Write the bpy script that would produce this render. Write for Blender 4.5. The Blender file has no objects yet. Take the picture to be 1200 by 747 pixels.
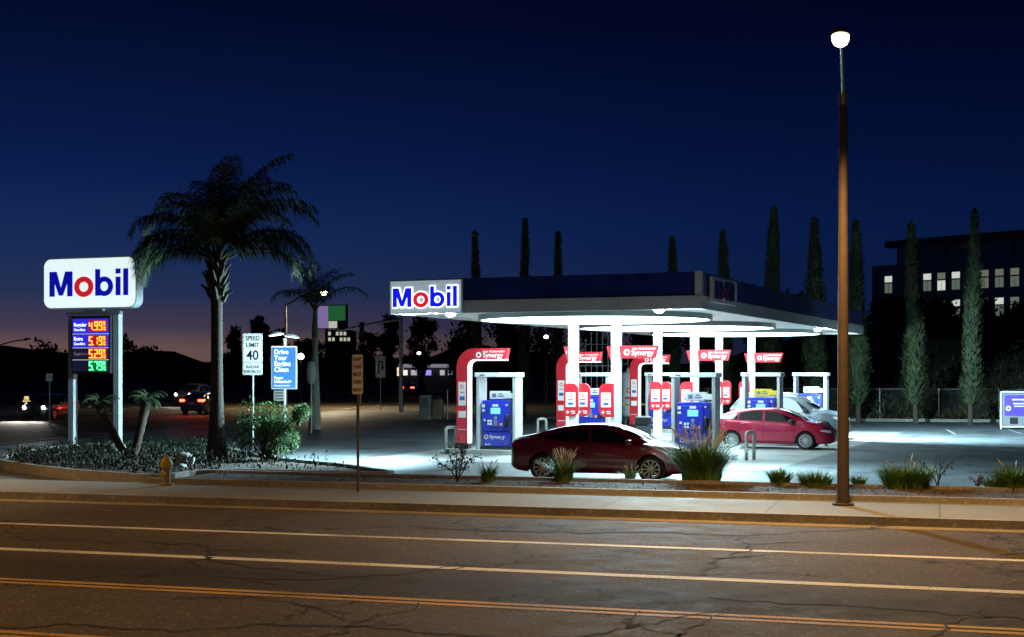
# night-fall view of a filling station across a wide road; units are metres
SKY_STR = 1.0
CAN, STREET, FLOOD = 10.5, 4700.0, 8500.0
import bpy, bmesh, math, random
from math import sin, cos, pi, radians as R, sqrt, atan2
from mathutils import Vector, Matrix
import numpy as np

rng = random.Random(11)
scene = bpy.context.scene
COL = scene.collection
F, H = 1650.0, 2.65            # focal length in picture widths of 1200, eye height


def at(px, Y):
    """world X of something seen at column px and standing Y metres away"""
    return (px - 600.0) / F * Y


def hz(py, Y):
    """height of something seen at row py, Y metres away"""
    return H - (py - 437.0) * Y / F


# ------------------------------------------------------------------ materials
MATS = {}


def mat(name, col, rough=.6, metal=0.0, emit=None, estr=0.0, var=0.0, vscale=4.0, bump=0.0, bscale=40.0,
        coat=0.0, spec=0.5, trans=0.0):
    if name in MATS:
        return MATS[name]
    m = bpy.data.materials.new(name)
    m.use_nodes = True
    nt = m.node_tree
    b = nt.nodes['Principled BSDF']
    b.inputs['Base Color'].default_value = (*col, 1)
    b.inputs['Roughness'].default_value = rough
    b.inputs['Metallic'].default_value = metal
    b.inputs['Coat Weight'].default_value = coat
    b.inputs['Coat Roughness'].default_value = .04
    b.inputs['Specular IOR Level'].default_value = spec
    if trans:
        b.inputs['Transmission Weight'].default_value = trans
    if emit:
        b.inputs['Emission Color'].default_value = (*emit, 1)
        b.inputs['Emission Strength'].default_value = estr
    if var or bump:
        tc = nt.nodes.new('ShaderNodeTexCoord')
    if var:
        n = nt.nodes.new('ShaderNodeTexNoise')
        n.inputs['Scale'].default_value = vscale
        n.inputs['Detail'].default_value = 7
        n.inputs['Roughness'].default_value = .65
        nt.links.new(tc.outputs['Object'], n.inputs['Vector'])
        r = nt.nodes.new('ShaderNodeValToRGB')
        lo, hi = 1 - var, 1 + var
        r.color_ramp.elements[0].position = .3
        r.color_ramp.elements[1].position = .7
        r.color_ramp.elements[0].color = (*[c * lo for c in col], 1)
        r.color_ramp.elements[1].color = (*[min(1, c * hi) for c in col], 1)
        nt.links.new(n.outputs['Fac'], r.inputs['Fac'])
        nt.links.new(r.outputs['Color'], b.inputs['Base Color'])
        mr = nt.nodes.new('ShaderNodeMapRange')
        mr.inputs['To Min'].default_value = max(.02, rough - .12)
        mr.inputs['To Max'].default_value = min(1, rough + .12)
        nt.links.new(n.outputs['Fac'], mr.inputs['Value'])
        nt.links.new(mr.outputs['Result'], b.inputs['Roughness'])
    if bump:
        n2 = nt.nodes.new('ShaderNodeTexNoise')
        n2.inputs['Scale'].default_value = bscale
        n2.inputs['Detail'].default_value = 5
        nt.links.new(tc.outputs['Object'], n2.inputs['Vector'])
        bp = nt.nodes.new('ShaderNodeBump')
        bp.inputs['Strength'].default_value = bump
        bp.inputs['Distance'].default_value = .02
        nt.links.new(n2.outputs['Fac'], bp.inputs['Height'])
        nt.links.new(bp.outputs['Normal'], b.inputs['Normal'])
    MATS[name] = m
    return m


def ground_mat(name, base, grain=.35, grain_scale=55, patch=.3, cracks=0.0, crack_scale=.35, rough=.8, joints=None,
               joint_rot=0.0, oil=0.0, spec=.5, lanes=None):
    """asphalt or concrete: broad patches, fine aggregate, optional wandering cracks and saw-cut joints"""
    m = bpy.data.materials.new(name)
    m.use_nodes = True
    nt = m.node_tree
    N, L = nt.nodes, nt.links
    b = N['Principled BSDF']
    b.inputs['Roughness'].default_value = rough
    b.inputs['Specular IOR Level'].default_value = spec
    tc = N.new('ShaderNodeTexCoord')

    def noise(scale, det=6, ro=.6, vec=None):
        n = N.new('ShaderNodeTexNoise')
        n.inputs['Scale'].default_value = scale
        n.inputs['Detail'].default_value = det
        n.inputs['Roughness'].default_value = ro
        L.new(vec or tc.outputs['Object'], n.inputs['Vector'])
        return n

    def rng_(fac, a, bb, f0=.3, f1=.7):
        r = N.new('ShaderNodeMapRange')
        r.inputs['From Min'].default_value = f0
        r.inputs['From Max'].default_value = f1
        r.inputs['To Min'].default_value = a
        r.inputs['To Max'].default_value = bb
        L.new(fac, r.inputs['Value'])
        return r.outputs['Result']

    def mul(a, c):
        x = N.new('ShaderNodeMath')
        x.operation = 'MULTIPLY'
        L.new(a, x.inputs[0])
        if isinstance(c, float):
            x.inputs[1].default_value = c
        else:
            L.new(c, x.inputs[1])
        return x.outputs[0]
    p = noise(.22, 6)
    p2 = noise(1.7, 8, .7)
    g = noise(grain_scale, 3, .8)
    v = mul(rng_(p.outputs['Fac'], 1 - patch, 1 + patch), rng_(p2.outputs['Fac'], 1 - patch * .6, 1 + patch * .6))
    v = mul(v, rng_(g.outputs['Fac'], 1 - grain, 1 + grain, .35, .65))
    # pale stones in the wearing course
    vo = N.new('ShaderNodeTexVoronoi')
    vo.inputs['Scale'].default_value = grain_scale * .6
    L.new(tc.outputs['Object'], vo.inputs['Vector'])
    st = N.new('ShaderNodeSeparateColor')
    L.new(vo.outputs['Color'], st.inputs['Color'])
    v = mul(v, rng_(st.outputs['Red'], 1.0, 1.0 + grain * 2.2, .8, 1.0))
    if oil:
        o = noise(.7, 3, .5)
        v = mul(v, rng_(o.outputs['Fac'], 1.0, 1 - oil, .56, .72))
    if lanes:      # oil and rubber worn into the middle of the lanes
        vr = N.new('ShaderNodeVectorRotate')
        vr.rotation_type = 'Z_AXIS'
        vr.inputs['Angle'].default_value = lanes[0]
        L.new(tc.outputs['Object'], vr.inputs['Vector'])
        sx = N.new('ShaderNodeSeparateXYZ')
        L.new(vr.outputs[0], sx.inputs[0])
        wv = N.new('ShaderNodeMath')
        wv.operation = 'MULTIPLY_ADD'
        wn = noise(.5, 4)
        L.new(wn.outputs['Fac'], wv.inputs[0])
        wv.inputs[1].default_value = .8
        L.new(sx.outputs['Y'], wv.inputs[2])
        mr_ = N.new('ShaderNodeMapRange')
        mr_.inputs['From Min'].default_value, mr_.inputs['From Max'].default_value = lanes[1], lanes[2]
        L.new(wv.outputs[0], mr_.inputs['Value'])
        cr = N.new('ShaderNodeValToRGB')
        el = cr.color_ramp.elements
        while len(el) < len(lanes[3]):
            el.new(.5)
        for e, (p_, c_) in zip(el, lanes[3]):
            e.position = (p_ - lanes[1]) / (lanes[2] - lanes[1])
            e.color = (c_, c_, c_, 1)
        L.new(mr_.outputs[0], cr.inputs['Fac'])
        sc_ = N.new('ShaderNodeSeparateColor')
        L.new(cr.outputs['Color'], sc_.inputs['Color'])
        v = mul(v, sc_.outputs['Red'])
    h = g.outputs['Fac']
    if cracks:
        wob = noise(.9, 6, .65)
        mx = N.new('ShaderNodeMix')
        mx.data_type = 'VECTOR'
        mx.inputs['Factor'].default_value = .5
        L.new(tc.outputs['Object'], mx.inputs[4])
        sc = N.new('ShaderNodeVectorMath')
        sc.operation = 'SCALE'
        sc.inputs['Scale'].default_value = 2.6
        L.new(wob.outputs['Color'], sc.inputs[0])
        ad = N.new('ShaderNodeVectorMath')
        ad.operation = 'ADD'
        L.new(tc.outputs['Object'], ad.inputs[0])
        L.new(sc.outputs[0], ad.inputs[1])
        N.remove(mx)
        vc = N.new('ShaderNodeTexVoronoi')
        vc.feature = 'DISTANCE_TO_EDGE'
        vc.inputs['Scale'].default_value = crack_scale
        L.new(ad.outputs[0], vc.inputs['Vector'])
        line = rng_(vc.outputs['Distance'], 1 - cracks, 1.0, .003, .017)
        msk = rng_(noise(.16, 4).outputs['Fac'], 0.0, 1.0, .42, .50)
        inv = N.new('ShaderNodeMix')
        inv.inputs[2].default_value = 1.0
        L.new(msk, inv.inputs[0])
        L.new(line, inv.inputs[3])
        v = mul(v, inv.outputs[0])
    if joints:
        mp = N.new('ShaderNodeMapping')
        mp.inputs['Rotation'].default_value = (0, 0, joint_rot)
        L.new(tc.outputs['Object'], mp.inputs['Vector'])
        br = N.new('ShaderNodeTexBrick')
        br.offset = 0
        br.inputs['Scale'].default_value = 1.0
        br.inputs['Brick Width'].default_value = joints[0]
        br.inputs['Row Height'].default_value = joints[1]
        br.inputs['Mortar Size'].default_value = .012
        br.inputs['Color1'].default_value = (1, 1, 1, 1)
        br.inputs['Color2'].default_value = (.86, .86, .86, 1)
        br.inputs['Mortar'].default_value = (.4, .4, .4, 1)
        L.new(mp.outputs[0], br.inputs['Vector'])
        sp = N.new('ShaderNodeSeparateColor')
        L.new(br.outputs['Color'], sp.inputs['Color'])
        v = mul(v, sp.outputs['Red'])
    cm = N.new('ShaderNodeVectorMath')
    cm.operation = 'SCALE'
    cm.inputs[0].default_value = base
    L.new(v, cm.inputs['Scale'])
    L.new(cm.outputs[0], b.inputs['Base Color'])
    L.new(rng_(p2.outputs['Fac'], rough - .14, rough + .1), b.inputs['Roughness'])
    bp = N.new('ShaderNodeBump')
    bp.inputs['Strength'].default_value = .5
    bp.inputs['Distance'].default_value = .008
    L.new(h, bp.inputs['Height'])
    L.new(bp.outputs['Normal'], b.inputs['Normal'])
    MATS[name] = m
    return m


def leaf_mat(name, col, var=.5, vscale=1.2, rough=.55):
    return mat(name, col, rough=rough, var=var, vscale=vscale, spec=.22)


# ------------------------------------------------------------------ mesh building
class MB:
    def __init__(s):
        s.v, s.f = [], []

    def add(s, vs, fs, M=None):
        o = len(s.v)
        if M is not None:
            vs = [tuple(M @ Vector(p)) for p in vs]
        s.v.extend(tuple(p) for p in vs)
        s.f.extend(tuple(i + o for i in f) for f in fs)
        return s

    def box(s, x0, x1, y0, y1, z0, z1, bev=0.0, M=None, seg=1):
        if bev <= 0:
            vs = [(x, y, z) for x in (x0, x1) for y in (y0, y1) for z in (z0, z1)]
            fs = [(0, 1, 3, 2), (4, 6, 7, 5), (0, 4, 5, 1), (2, 3, 7, 6), (0, 2, 6, 4), (1, 5, 7, 3)]
            return s.add(vs, fs, M)
        bm = bmesh.new()
        bmesh.ops.create_cube(bm, size=1)
        for v in bm.verts:
            v.co = Vector(((x0 + x1) / 2 + v.co.x * (x1 - x0), (y0 + y1) / 2 + v.co.y * (y1 - y0), (z0 + z1) / 2 + v.co.z * (z1 - z0)))
        bmesh.ops.bevel(bm, geom=bm.edges[:], offset=bev, segments=seg, affect='EDGES', profile=.5)
        bm.verts.index_update()
        s.add([v.co[:] for v in bm.verts], [tuple(v.index for v in f.verts) for f in bm.faces], M)
        bm.free()
        return s

    def cyl(s, p0, p1, r0, r1=None, n=12, cap=True):
        return s.tube([p0, p1], [r0, r0 if r1 is None else r1], n, cap)

    def tube(s, pts, rad, n=8, cap=True):
        pts = [Vector(p) for p in pts]
        if not hasattr(rad, '__len__'):
            rad = [rad] * len(pts)
        o = len(s.v)
        up = None
        for i, p in enumerate(pts):
            d = (pts[min(i + 1, len(pts) - 1)] - pts[max(i - 1, 0)])
            d = d.normalized() if d.length > 1e-9 else Vector((0, 0, 1))
            if up is None:
                up = Vector((1, 0, 0)) if abs(d.x) < .8 else Vector((0, 1, 0))
            a = (up - d * up.dot(d)).normalized()
            b = d.cross(a)
            up = a
            for k in range(n):
                t = 2 * pi * k / n
                s.v.append(tuple(p + (a * cos(t) + b * sin(t)) * rad[i]))
        for i in range(len(pts) - 1):
            for k in range(n):
                k2 = (k + 1) % n
                s.f.append((o + i * n + k, o + i * n + k2, o + (i + 1) * n + k2, o + (i + 1) * n + k))
        if cap:
            s.f.append(tuple(o + k for k in reversed(range(n))))
            s.f.append(tuple(o + (len(pts) - 1) * n + k for k in range(n)))
        return s

    def lathe(s, prof, n=24, M=None, closed=False):
        """prof: (r, z) pairs turned round z"""
        vs, fs = [], []
        for (r, z) in prof:
            for k in range(n):
                t = 2 * pi * k / n
                vs.append((r * cos(t), r * sin(t), z))
        m = len(prof)
        for i in range(m if closed else m - 1):
            j = (i + 1) % m
            for k in range(n):
                k2 = (k + 1) % n
                fs.append((i * n + k, i * n + k2, j * n + k2, j * n + k))
        if not closed:
            fs.append(tuple(reversed(range(n))))
            fs.append(tuple((m - 1) * n + k for k in range(n)))
        return s.add(vs, fs, M)

    def prism(s, poly, y0, y1, M=None):
        """poly in (x, z), pushed from y0 to y1"""
        n = len(poly)
        vs = [(x, y0, z) for x, z in poly] + [(x, y1, z) for x, z in poly]
        fs = [tuple(range(n)), tuple(reversed(range(n, 2 * n)))]
        fs += [(i, i + n, (i + 1) % n + n, (i + 1) % n) for i in range(n)]
        return s.add(vs, fs, M)

    def slab(s, poly, z0, z1):
        n = len(poly)
        vs = [(x, y, z0) for x, y in poly] + [(x, y, z1) for x, y in poly]
        fs = [tuple(reversed(range(n))), tuple(range(n, 2 * n))]
        fs += [(i, (i + 1) % n, (i + 1) % n + n, i + n) for i in range(n)]
        return s.add(vs, fs)

    def sheet(s, poly, z):
        return s.add([(x, y, z) for x, y in poly], [tuple(range(len(poly)))])

    def ring(s, cx, cz, ro, ri, y0, y1, n=36, M=None):
        vs, fs = [], []
        for k in range(n):
            t = 2 * pi * k / n
            for (r, y) in ((ro, y0), (ri, y0), (ro, y1), (ri, y1)):
                vs.append((cx + r[0] * cos(t), y, cz + r[1] * sin(t)))
        for k in range(n):
            a, b = 4 * k, 4 * ((k + 1) % n)
            fs += [(a, b, b + 1, a + 1), (a + 2, a + 3, b + 3, b + 2), (a, a + 2, b + 2, b), (a + 1, b + 1, b + 3, a + 3)]
        return s.add(vs, fs, M)

    def text(s, body, size, x, z, y, align='LEFT', bold=0.0, ext=.003, sx=1.0, M=None):
        """lettering standing in the local xz plane, read from -y"""
        c = bpy.data.curves.new('lettering', 'FONT')
        c.body = body
        c.size = size
        c.align_x = align
        c.extrude = ext
        c.offset = bold * size
        c.resolution_u = 3
        o = bpy.data.objects.new('lettering', c)
        COL.objects.link(o)
        dg = bpy.context.evaluated_depsgraph_get()
        me = bpy.data.meshes.new_from_object(o.evaluated_get(dg))
        vs = [(x + v.co.x * sx, y - v.co.z, z + v.co.y) for v in me.vertices]
        fs = [tuple(p.vertices) for p in me.polygons]
        bpy.data.objects.remove(o)
        bpy.data.curves.remove(c)
        bpy.data.meshes.remove(me)
        return s.add(vs, fs, M)

    def build(s, name, material, parent=None, smooth=None, recalc=True):
        me = bpy.data.meshes.new(name)
        me.from_pydata(s.v, [], s.f)
        if recalc:
            bm = bmesh.new()
            bm.from_mesh(me)
            bmesh.ops.recalc_face_normals(bm, faces=bm.faces[:])
            bm.to_mesh(me)
            bm.free()
        me.materials.append(material)
        o = bpy.data.objects.new(name, me)
        COL.objects.link(o)
        if parent is not None:
            o.parent = parent
        if smooth:
            me.polygons.foreach_set('use_smooth', [True] * len(me.polygons))
            if smooth is not True:
                me.set_sharp_from_angle(angle=R(smooth))
        return o


def tag(o, label=None, cat=None, group=None, kind=None):
    if label:
        o['label'] = label
    if cat:
        o['category'] = cat
    if group:
        o['group'] = group
    if kind:
        o['kind'] = kind
    return o


def thing(name, loc, rz, label, cat, group=None):
    o = bpy.data.objects.new(name, None)
    o.empty_display_size = .3
    COL.objects.link(o)
    o.location = loc
    o.rotation_euler = (0, 0, rz)
    return tag(o, label, cat, group)


def struct(o):
    o['kind'] = 'structure'
    return o


def copy_tree(o, parent=None):
    c = o.copy()
    COL.objects.link(c)
    if parent is not None:
        c.parent = parent
    for ch in list(o.children):
        copy_tree(ch, c)
    return c


def lamp(kind, loc, power, col, parent=None, radius=.1, rot=None, spot=None):
    d = bpy.data.lights.new('lamp_light', kind)
    d.energy = power
    d.color = col
    if kind in ('POINT', 'SPOT'):
        d.shadow_soft_size = radius
    if spot:
        d.spot_size = R(spot)
        d.spot_blend = 1.0 if spot < 145 else .6
    o = bpy.data.objects.new('lamp_light', d)
    COL.objects.link(o)
    o.location = loc
    if rot:
        o.rotation_euler = rot
    if parent is not None:
        o.parent = parent
    return o


def mobil(parent, blue, red, x0, z0, h, y0, y1, grow=0.0, name='letter'):
    """the five letters, cap height h, lower left corner at x0, z0; each letter a part of its own"""
    g = grow

    def P(pts):
        return [(x0 + x * h, z0 + z * h) for x, z in pts]
    lm, lo, lb, li, ll = MB(), MB(), MB(), MB(), MB()
    quads = [[(-g, -g), (-g, 1 + g), (.24 + g, 1 + g), (.24 + g, -g)],
             [(.86 - g, -g), (.86 - g, 1 + g), (1.1 + g, 1 + g), (1.1 + g, -g)],
             [(.24 + g, 1 + g), (.34 + g, 1 + g), (.64 + g, .04 - g), (.46 - g, .04 - g), (.24 + g, .56 - g)],
             [(.86 - g, 1 + g), (.76 - g, 1 + g), (.46 - g, .04 - g), (.64 + g, .04 - g), (.86 - g, .56 - g)]]
    for i, q in enumerate(quads):
        lm.prism(P(q), y0 - .0012 * (i % 3), y1)
    lb.prism(P([(2.20 - g, -g), (2.20 - g, 1.06 + g), (2.42 + g, 1.06 + g), (2.42 + g, -g)]), y0 - .002, y1)
    lb.ring(x0 + 2.62 * h, z0 + .37 * h, ((.41 + g) * h, (.39 + g) * h), (max(.01, .19 - g) * h, max(.01, .19 - g) * h), y0, y1)
    li.prism(P([(3.16 - g, -g), (3.16 - g, .74 + g), (3.38 + g, .74 + g), (3.38 + g, -g)]), y0, y1)
    li.prism(P([(3.16 - g, .86 - g), (3.16 - g, 1.06 + g), (3.38 + g, 1.06 + g), (3.38 + g, .86 - g)]), y0 - .001, y1)
    ll.prism(P([(3.52 - g, -g), (3.52 - g, 1.06 + g), (3.74 + g, 1.06 + g), (3.74 + g, -g)]), y0, y1)
    lo.ring(x0 + 1.65 * h, z0 + .37 * h, ((.45 + g) * h, (.41 + g) * h), (max(.01, .22 - g) * h, max(.01, .20 - g) * h), y0 - .001, y1)
    for mb in (lm, lb, li, ll):
        mb.build(name, blue, parent)
    lo.build(name, red, parent)


def worn_paint(name, col, under, amount=.5):
    """road paint rubbed through to the asphalt in patches"""
    m = bpy.data.materials.new(name)
    m.use_nodes = True
    N, L = m.node_tree.nodes, m.node_tree.links
    b = N['Principled BSDF']
    b.inputs['Roughness'].default_value = .75
    tc = N.new('ShaderNodeTexCoord')
    n1, n2 = N.new('ShaderNodeTexNoise'), N.new('ShaderNodeTexNoise')
    n1.inputs['Scale'].default_value, n1.inputs['Detail'].default_value = 28, 6
    n1.inputs['Roughness'].default_value = .75
    n2.inputs['Scale'].default_value, n2.inputs['Detail'].default_value = .6, 4
    for n in (n1, n2):
        L.new(tc.outputs['Object'], n.inputs['Vector'])
    ad = N.new('ShaderNodeMath')
    ad.operation = 'MULTIPLY_ADD'
    L.new(n2.outputs['Fac'], ad.inputs[0])
    ad.inputs[1].default_value = amount
    L.new(n1.outputs['Fac'], ad.inputs[2])
    r = N.new('ShaderNodeValToRGB')
    r.color_ramp.elements[0].position, r.color_ramp.elements[1].position = .50 + amount * .5, .58 + amount * .5
    r.color_ramp.elements[0].color, r.color_ramp.elements[1].color = (*col, 1), (*under, 1)
    L.new(ad.outputs[0], r.inputs['Fac'])
    L.new(r.outputs['Color'], b.inputs['Base Color'])
    return m


# common paints
white_paint = mat('white_paint', (.78, .8, .8), .45, var=.06, vscale=3)
grey_metal = mat('grey_metal', (.42, .44, .45), .4, .6, var=.15, vscale=6)
dark_metal = mat('dark_metal', (.045, .045, .05), .5, .4, var=.3, vscale=8)
galv = mat('galvanised_steel', (.45, .47, .48), .45, .7, var=.2, vscale=10)
black_plastic = mat('black_plastic', (.015, .015, .017), .45, var=.2)
rubber = mat('rubber', (.018, .018, .018), .8, var=.3, vscale=20, bump=.2)
red_panel = mat('red_panel', (.62, .02, .035), .35, var=.06, vscale=2, coat=.3)
blue_panel = mat('blue_panel', (.02, .035, .5), .35, var=.08, vscale=2, coat=.3)
white_label = mat('white_label', (.82, .82, .82), .5)
navy_letter = mat('navy_letter', (.01, .012, .12), .4)
# ------------------------------------------------------------------ world, camera
world = bpy.data.worlds.new('World')
scene.world = world
world.use_nodes = True
nt = world.node_tree
bg = nt.nodes['Background']

N_, L_ = nt.nodes, nt.links


def wnode(kind, **kw):
    n = N_.new(kind)
    for k, v in kw.items():
        setattr(n, k, v)
    return n


# afterglow: deep blue overhead, brighter towards the horizon, dusky rose low down where the sun has set (left)
sky = wnode('ShaderNodeTexSky', sky_type='NISHITA', sun_disc=False)
sky.sun_elevation, sky.sun_rotation = R(-4), R(-35)
sky.ozone_density = 4.0
tc = wnode('ShaderNodeTexCoord')
nrm = wnode('ShaderNodeVectorMath', operation='NORMALIZE')
L_.new(tc.outputs['Generated'], nrm.inputs[0])
sep = wnode('ShaderNodeSeparateXYZ')
L_.new(nrm.outputs[0], sep.inputs[0])


def ramp(pts, src, scale):
    m = wnode('ShaderNodeMapRange')
    m.inputs['From Min'].default_value, m.inputs['From Max'].default_value = 0, scale
    L_.new(src, m.inputs['Value'])
    r = wnode('ShaderNodeValToRGB')
    r.color_ramp.interpolation = 'EASE' if len(pts) == 2 else 'LINEAR'
    el = r.color_ramp.elements
    while len(el) < len(pts):
        el.new(.5)
    for e, (p, c) in zip(el, pts):
        e.position = p / scale
        e.color = (*c, 1)
    L_.new(m.outputs[0], r.inputs['Fac'])
    return r.outputs['Color']


blue = ramp([(0, (.0060, .0130, .028)), (.03, (.0050, .0145, .055)), (.055, (.0048, .0160, .074)), (.10, (.0031, .0138, .081)), (.16, (.0014, .0072, .052)), (.24, (.0006, .0025, .0215)), (.4, (.0003, .0011, .010)), (1.0, (.0002, .0007, .006))], sep.outputs['Z'], 1.0)
glow = ramp([(0, (.150, .074, .036)), (.018, (.128, .064, .032)), (.032, (.048, .027, .017)), (.055, (.013, .015, .015)), (.085, (.005, .010, .013)), (.14, (.001, .003, .009)), (.3, (0, 0, 0))], sep.outputs['Z'], .5)
# how far round towards the sunset we look
dt = wnode('ShaderNodeVectorMath', operation='DOT_PRODUCT')
L_.new(nrm.outputs[0], dt.inputs[0])
dt.inputs[1].default_value = (-sin(R(34)), cos(R(34)), 0)
az = wnode('ShaderNodeMapRange', interpolation_type='SMOOTHSTEP')
az.inputs['From Min'].default_value, az.inputs['From Max'].default_value = .70, .985
L_.new(dt.outputs['Value'], az.inputs['Value'])
g2 = wnode('ShaderNodeVectorMath', operation='SCALE')
L_.new(glow, g2.inputs[0])
L_.new(az.outputs[0], g2.inputs['Scale'])
side = wnode('ShaderNodeMapRange')
side.inputs['From Min'].default_value, side.inputs['From Max'].default_value = .55, 1.0
side.inputs['To Min'].default_value, side.inputs['To Max'].default_value = .58, 1.03
L_.new(dt.outputs['Value'], side.inputs['Value'])
b2 = wnode('ShaderNodeVectorMath', operation='SCALE')
L_.new(blue, b2.inputs[0])
L_.new(side.outputs[0], b2.inputs['Scale'])
s2 = wnode('ShaderNodeVectorMath', operation='SCALE')
L_.new(sky.outputs['Color'], s2.inputs[0])
s2.inputs['Scale'].default_value = .01
a1 = wnode('ShaderNodeVectorMath', operation='ADD')
L_.new(g2.outputs[0], a1.inputs[0])
L_.new(b2.outputs[0], a1.inputs[1])
a2 = wnode('ShaderNodeVectorMath', operation='ADD')
L_.new(a1.outputs[0], a2.inputs[0])
L_.new(s2.outputs[0], a2.inputs[1])
L_.new(a2.outputs[0], bg.inputs['Color'])
bg.inputs['Strength'].default_value = SKY_STR

cam = bpy.data.cameras.new('camera')
cam.sensor_width = 36
cam.lens = 36 * F / 1200
cam.shift_y = 63.5 / 1200
cam.clip_start = .1
cam.clip_end = 3000
co = bpy.data.objects.new('camera', cam)
COL.objects.link(co)
co.location = (0, 0, H)
co.rotation_euler = (R(90), 0, 0)
scene.camera = co
scene.view_settings.view_transform = 'Standard'
scene.view_settings.look = 'None'
scene.view_settings.exposure = 0
scene.view_settings.gamma = 1
scene.cycles.use_denoising = True
scene.cycles.max_bounces = 6
scene.cycles.sample_clamp_indirect = 4.0
scene.cycles.use_adaptive_sampling = True

# ------------------------------------------------------------------ ground, roads, pavement
RA = R(-16.9)                       # the main road runs this way
ru, rv = Vector((cos(RA), sin(RA))), Vector((-sin(RA), cos(RA)))


def uv(u, v):
    return (ru.x * u + rv.x * v, ru.y * u + rv.y * v)


def strip(u0, u1, v0, v1):
    return [uv(u0, v0), uv(u1, v0), uv(u1, v1), uv(u0, v1)]


m_asph = ground_mat('road_asphalt', (.080, .062, .040), grain=.62, grain_scale=48, patch=.22, cracks=.92, crack_scale=.24, rough=.85, spec=.2,
                    lanes=(-RA, 10, 27, [(12.6, 1.15), (15.4, 1.05), (16.1, .46), (17.3, .40), (18.3, .95), (19.6, .85), (20.4, .85), (21.3, 1.05), (23.0, .8), (25.0, 1.0)]))
m_lot = ground_mat('forecourt_asphalt', (.13, .148, .16), grain=.25, grain_scale=30, patch=.35, cracks=.7, crack_scale=.12, rough=.6, oil=.72)
m_conc = ground_mat('forecourt_concrete', (.34, .35, .34), grain=.12, grain_scale=30, patch=.16, rough=.65, joints=(4.55, 3.4), joint_rot=R(23), oil=.6)
m_walk = ground_mat('pavement_concrete', (.20, .21, .20), grain=.16, grain_scale=40, patch=.16, rough=.85, joints=(3.0, 30.0), joint_rot=-RA)
m_kerb = ground_mat('kerb_concrete', (.25, .235, .21), grain=.2, grain_scale=30, patch=.3, rough=.85)
m_soil = ground_mat('soil', (.05, .037, .027), grain=.5, grain_scale=18, patch=.4, rough=.95)
m_far = ground_mat('dry_ground', (.09, .075, .05), grain=.4, grain_scale=6, patch=.4, rough=.95)
line_white = worn_paint('road_paint_white', (.74, .74, .72), (.25, .23, .2))
line_yellow = worn_paint('road_paint_yellow', (.62, .36, .05), (.2, .13, .05))

struct(MB().sheet([(-900, -300), (900, -300), (900, 1500), (-900, 1500)], -.03).build('ground', m_far))
road = struct(MB().sheet(strip(-400, 300, -3, 25.17), 0).build('road', m_asph))
LZ = .004
wl = MB()
wl.sheet(strip(-300, 250, 20.98, 21.18), LZ)
wl.sheet(strip(-300, 250, 17.90, 18.15), LZ)
wl.build('lane_line', line_white, road)
yl = MB()
yl.sheet(strip(-300, 250, 15.10, 15.235), LZ)
yl.sheet(strip(-300, 250, 15.335, 15.47), LZ)
yl.sheet(strip(-300, 250, 11.98, 12.11), LZ)
yl.sheet(strip(-300, 250, 12.20, 12.33), LZ)
yl.build('centre_line', line_yellow, road)
# cracks in the worn surface
rc = random.Random(7)
crack_m = mat('road_crack', (.012, .010, .009), .9)


def crack(u, v, ang, length, w, fork=True):
    b = MB()
    runs = [(u, v, ang, length, w)]
    while runs:
        u0, v0, a, l, w0 = runs.pop()
        pts, d = [(u0, v0)], 0
        base = a
        while d < l:
            st = rc.uniform(.06, .22)
            a = base + rc.gauss(0, .55)
            base += rc.gauss(0, .09)
            u0, v0, d = u0 + cos(a) * st, v0 + sin(a) * st, d + st
            pts.append((u0, v0))
            if fork and rc.random() < .05:
                runs.append((u0, v0, base + rc.choice((-1, 1)) * rc.uniform(.5, 1.1), l * .25, w0 * .7))
        n = len(pts)
        o = len(b.v)
        for i, p in enumerate(pts):
            q0, q1 = pts[max(0, i - 1)], pts[min(n - 1, i + 1)]
            tx, ty = q1[0] - q0[0], q1[1] - q0[1]
            ll = sqrt(tx * tx + ty * ty) or 1
            ww = w0 * rc.uniform(.4, 1.2) * (1 - .7 * i / n)
            for s_ in (-1, 1):
                x, y = uv(p[0] - ty / ll * ww * s_, p[1] + tx / ll * ww * s_)
                b.v.append((x, y, .0065))
        for i in range(n - 1):
            b.f.append((o + 2 * i, o + 2 * i + 1, o + 2 * i + 3, o + 2 * i + 2))
    b.build('crack', crack_m, road, recalc=False)


for cu, cv, an, ln, w in ((-9.5, 12.4, 2, 5, .016), (-8.6, 14.6, -3, 4, .014), (-6.6, 13.4, 10, 4.5, .018), (-6.2, 12.5, 62, 3.2, .016), (-4.4, 12.6, 38, 4, .02), (-3.0, 12.5, 75, 3.5, .018), (-1.6, 14.2, -8, 4, .014),
                          (-.6, 12.6, 70, 4.5, .02), (1.2, 13.4, 15, 4, .015), (2.4, 12.8, 80, 6, .02), (4.0, 13.4, 5, 3, .015), (3.0, 15.8, -5, 7, .022), (-2.6, 16.6, 4, 6, .022), (-9, 16.4, 0, 6, .02),
                          (-3.0, 18.3, 85, 5, .02), (5.2, 16.0, 70, 5, .02), (1.0, 22.5, 3, 8, .03), (-8.5, 22.6, -2, 9, .03), (6.5, 19.2, 88, 4, .025), (9, 21.5, 10, 6, .03), (-12, 19.5, 4, 7, .025)):
    crack(cu, cv, R(an), ln, w * 2.3)
# near-side pavement, behind the camera position
struct(MB().slab(strip(-120, 120, -9, -3), -.02, .15).build('near_pavement', m_walk))

# far pavement with its kerb and gutter, from the left corner to the right
gut = MB()
gut.sheet(strip(-24, 120, 24.72, 25.17), .003)
struct(gut.build('gutter', m_kerb))
UL = -24.0
kb = MB()
kb.slab(strip(UL, 120, 25.17, 25.34), -.02, .152)
struct(kb.build('kerb', m_kerb))
struct(MB().slab(strip(UL, 120, 25.34, 28.2), -.02, .15).build('pavement', m_walk))
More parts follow.
